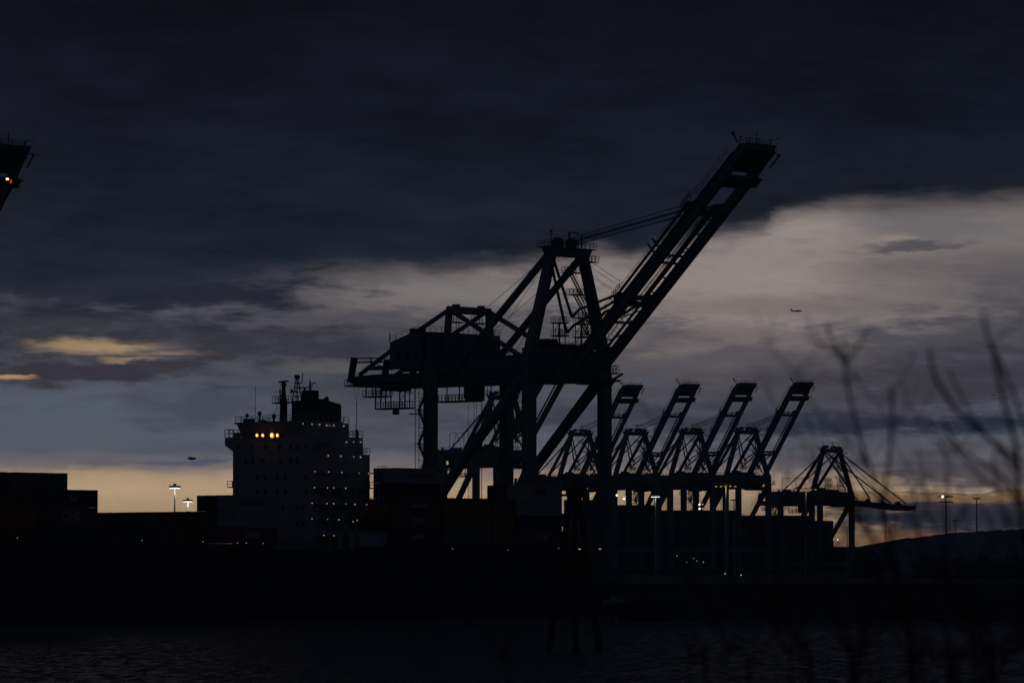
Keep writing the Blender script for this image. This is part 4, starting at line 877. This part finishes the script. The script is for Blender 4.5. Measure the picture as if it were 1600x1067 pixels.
for i,(x,y,Y,wd) in enumerate(((1345,868,1700,12),(1372,872,1650,9),(1392,870,1750,8),(1440,873,1700,12),(1460,871,1800,9),(1500,872,1750,14),(1536,870,1700,9),(1548,874,1600,10),(1580,869,1700,12),(1598,873,1650,10))):
    leaf_tree(x,y,Y,wd,'small dark tree on the right skyline, number %s from the left' % ['one','two','three','four','five','six','seven','eight','nine','ten'][i])
for i in range(10):   # low sheds and parked trailers closing the skyline
    pass
mb = MB()
x_ = 1330
SH = [(1330,1372,874,1500),(1432,1492,876,1450),(1494,1600,877,1400)]
for i,(a,b__,y,Y) in enumerate(SH):
    p0, p1 = at(a,y,Y), at(b__,y,Y)
    mb = MB(); h = p0.z; mb.box((p0.x,Y,QZ),(p1.x,Y+14,h-.5)); mb.prism([(p0.x-.3,Y-.3,h-.5),(p0.x-.3,Y+7,h+.8),(p0.x-.3,Y+14.3,h-.5)],(p1.x-p0.x+.6,0,0))
    tag(mb.build('warehouse', M['asphalt']), ['low shed right of the last crane leg','low shed below the double-row floodlight mast','long low shed at the right picture edge'][i], 'warehouse')

# ------------------------------------------------------------------ aircraft and birds
def airliner(x, y, Y, yaw, sc, lab):
    p_ = at(x,y,Y); root = tag(empty('airliner', p_, yaw, sc), lab, 'airliner')
    mb = MB(); mb.tube([(-17,0,.9),(-12,0,.5),(-6,0,0),(10,0,0),(14,0,-.1),(16.5,0,-.4),(17.3,0,-.6)],[.3,1.2,1.95,1.95,1.75,.9,.15],12); mb.build('fuselage', M['plane'], root)
    for sg in (-1,1):
        MB().prism([(4,sg*1.5,-.9),(-1.5,sg*1.5,-.9),(-6.5,sg*17,.5),(-4.8,sg*17,.5)],(0,0,-.35)).build('wing', M['plane'], root)
        MB().tube([(4.2,sg*5.6,-2.0),(3.5,sg*5.6,-2.0),(.4,sg*5.6,-1.9)],[1.0,1.15,.7],10).build('engine', M['plane'], root)
        MB().prism([(-12.5,sg*.6,.9),(-15.5,sg*.6,.9),(-17.6,sg*6.6,1.3),(-16.4,sg*6.6,1.3)],(0,0,-.25)).build('tailplane', M['plane'], root)
    MB().prism([(-11,-.15,1.4),(-16.6,-.15,1.2),(-18.3,-.15,8.0),(-16.6,-.15,8.0)],(0,.3,0)).build('tail_fin', M['plane'], root)
    return root
airliner(1244.5,486,11500,R(-28),1.0,'airliner flying low in the pale sky right of the big boom')
airliner(1552,617,26000,R(20),1.0,'tiny far-off airliner at the right behind the twigs')
def bird(x, y, Y, lab):
    p_ = at(x,y,Y); root = tag(empty('bird', p_, R(-12)), lab, 'bird')
    mb = MB(); mb.tube([(-.30,0,0),(-.2,0,0),(-.05,0,.0),(.12,0,.0),(.2,0,.02),(.28,0,.0)],[.02,.05,.085,.07,.045,.01],8)
    mb.prism([(-.28,-.05,0),(-.42,-.09,0),(-.42,.09,0),(-.28,.05,0)],(0,0,.01))
    for sg in (-1,1): mb.prism([(.1,sg*.05,.03),(-.1,sg*.05,.03),(-.14,sg*.35,.10),(-.1,sg*.62,.02),(.02,sg*.45,.09)],(0,0,.015))
    mb.build('body', M['bird'], root)
bird(300.5,716.5,260,'gull gliding above the horizon left of the deckhouse')

# ------------------------------------------------------------------ near bank and bare twigs before the lens
random.seed(21)
mb = MB(); nx, ny = 26, 26
for j in range(ny):
    for i in range(nx):
        x_ = -20+40*i/(nx-1); y_ = -8+34*j/(ny-1); z_ = 7.7 if y_ < 9 else max(-1.2, 7.7-(y_-9)*.62); mb.v.append((x_,y_,z_+random.uniform(-.1,.1)))
for j in range(ny-1):
    for i in range(nx-1): a = j*nx+i; mb.f.append((a,a+1,a+1+nx,a+nx))
tag(mb.build('river_bank', M['bank']), kind='structure')
def shrub(stems, Y, lab):
    """stems: list of (points in the photo, width at foot mm, width at tip mm, depth offset)"""
    bx = sum(s[0][0][0] for s in stems)/len(stems); b0 = at(bx, 1300, Y)
    root = tag(empty('bare_shrub', (b0.x, b0.y, 7.65)), lab, 'shrub', 'bare twigs close to the lens')
    for pts, w0, w1_, dy in stems:
        P = [at(x, y, Y+dy) - root.location for x, y in pts]
        if pts[0][1] > 1040:
            f = P[0].copy(); P = [Vector((f.x*.3, 0, -.05)), Vector((f.x*.7, dy*.5, f.z*.5))] + P
        # smooth the polyline
        Q = []
        for i in range(len(P)-1):
            a = P[max(i-1,0)]; b__ = P[i]; c = P[i+1]; d = P[min(i+2,len(P)-1)]
            for k_ in range(5):
                u = k_/5; Q.append(.5*((2*b__)+(c-a)*u+(2*a-5*b__+4*c-d)*u*u+(3*b__-a-3*c+d)*u**3))
        Q.append(P[-1]); n_ = len(Q)
        rad = [1.12*(w0+(w1_-w0)*i/(n_-1))/2000*(1+random.uniform(-.08,.08)) for i in range(n_)]
        MB().tube(Q, rad, 6).build('branch', M['twig'], root)
shrub([([(1425,1080),(1400,900),(1372,775),(1345,690),(1328,620),(1320,566)],8,5,0),([(1320,568),(1300,545),(1256,528)],5,3,0),([(1320,566),(1306,540),(1290,508)],5,3.5,0),([(1320,566),(1320,540),(1317,525)],3.5,2,.1),
       ([(1321,568),(1338,545),(1360,512)],5,3.5,-.1),([(1392,860),(1380,780),(1388,730),(1394,660),(1393,605)],6.5,5,.2),([(1345,1080),(1372,900),(1410,790),(1450,740)],4,2.5,.4),([(1400,900),(1352,820),(1300,780)],4,2,.5)],6.6,'bare shrub whose forked tip spreads like a hand beside the crane with lowered boom')
shrub([([(1640,1080),(1612,900),(1594,780),(1588,700),(1568,625),(1552,545)],10,6,0),([(1552,548),(1540,515),(1536,485)],6,3.5,0),([(1552,545),(1578,600),(1600,660),(1625,720)],4.5,5,.2),([(1552,545),(1560,528),(1600,500)],3,2,-.2),([(1594,780),(1560,740),(1500,700),(1470,650)],6,4,.3),
       ([(1590,720),(1540,680),(1495,640),(1462,590),(1452,545)],7,5,.1),([(1592,740),(1560,700),(1520,650),(1482,575)],4.5,3,.5),([(1598,800),(1575,770),(1540,752),(1490,700),(1450,660)],6,3.5,.2),([(1606,860),(1570,800),(1530,770)],4,2,.4),([(1620,960),(1585,860),(1555,740),(1560,690)],5,3,.3)],6.2,'tallest bare shrub, a tangle of blurred twigs at the right picture edge')
shrub([([(1525,1080),(1500,980),(1480,900),(1478,800),(1482,740),(1470,690)],6,3,0),([(1555,1080),(1520,960),(1450,880),(1432,820),(1428,760)],5.5,3.5,.2),([(1500,980),(1530,880),(1555,820)],4,2,.3),([(1480,880),(1452,800),(1436,700)],4,2.5,.4)],7.0,'bare shrub with fine upright twigs between the right-hand lamp masts')
shrub([([(1268,1080),(1245,1010),(1225,950),(1215,860),(1228,740)],6.5,4,0),([(1245,1010),(1262,900),(1275,790),(1270,700)],4,2.5,.3),([(1330,1080),(1310,960),(1290,860),(1298,760)],4,2.5,.4)],7.2,'bare shrub before the water right of centre, its foot leaning left')
shrub([([(795,1085),(782,1030),(760,985),(725,975)],6,3.5,0),([(782,1030),(800,990),(808,968)],3.5,2,.2)],7.0,'short dark twig over the water left of the channel marker')
shrub([([(1104,1085),(1085,1030),(1062,980)],7,4,0),([(1075,1085),(1088,1010),(1080,972)],4,2,.2)],7.4,'short dark twig over the water right of the channel marker')

random.seed(77)
def twiggy(x0, x1, ytop, n, Y, lab):
    st_ = []
    for k_ in range(n):
        x = random.uniform(x0, x1); lean = random.uniform(-.9,.8); yt = ytop+random.uniform(0,150); pts = [(x, 1090)]; y = 1090; xx = x
        while y > yt: y -= random.uniform(50,85); lean += random.uniform(-.28,.28); xx += lean*60; pts.append((xx,y))
        dy = random.uniform(-.6,.9); st_.append((pts, random.uniform(3,5.5), random.uniform(1.4,2.4), dy))
        for q in range(random.randint(4,7)):
            b0 = random.randint(1, len(pts)-1); bx_, by_ = pts[b0]; sg = random.choice((-1,1)); L = random.uniform(45,120); cur = random.uniform(-.4,.5)
            st_.append(([(bx_,by_),(bx_+sg*L*.45,by_-L*.5),(bx_+sg*L*(.75+cur*.2),by_-L*1.15)], 2.4, 1.1, dy))
            ex_, ey_ = bx_+sg*L*.45, by_-L*.5; s2 = random.uniform(-.8,.8); st_.append(([(ex_,ey_),(ex_+s2*L*.3,ey_-L*.35),(ex_+s2*L*.45,ey_-L*.6)],1.8,.9,dy))
    shrub(st_, Y, lab)
twiggy(1060,1200,900,3,7.6,'sparse thin bare shrub over the water below the far cranes')
twiggy(1200,1330,800,3,7.0,'thin bare shrub below the crane with lowered boom, right of the sparse one')
twiggy(1330,1450,740,5,6.8,'fine bare shrub before the shore left of the double-row floodlight mast')
twiggy(1440,1540,670,6,6.9,'dense fine bare shrub crossing the double-row floodlight mast')
twiggy(1520,1620,560,8,6.5,'densest fine bare shrub in the bottom right corner')
# ------------------------------------------------------------------ air
hb_ = MB().box((-3950,-950,-3),(3950,6750,112)); hz_ = bpy.data.materials.new('dusk_haze'); hz_.use_nodes = True; t = hz_.node_tree; t.nodes.clear()
pv = t.nodes.new('ShaderNodeVolumePrincipled'); pv.inputs['Color'].default_value = (.42,.76,1,1); pv.inputs['Density'].default_value = 1.15e-4; pv.inputs['Anisotropy'].default_value = .55
oo = t.nodes.new('ShaderNodeOutputMaterial'); t.links.new(pv.outputs[0], oo.inputs['Volume'])
tag(hb_.build('haze', hz_), kind='stuff')
SC.render.engine = 'CYCLES'
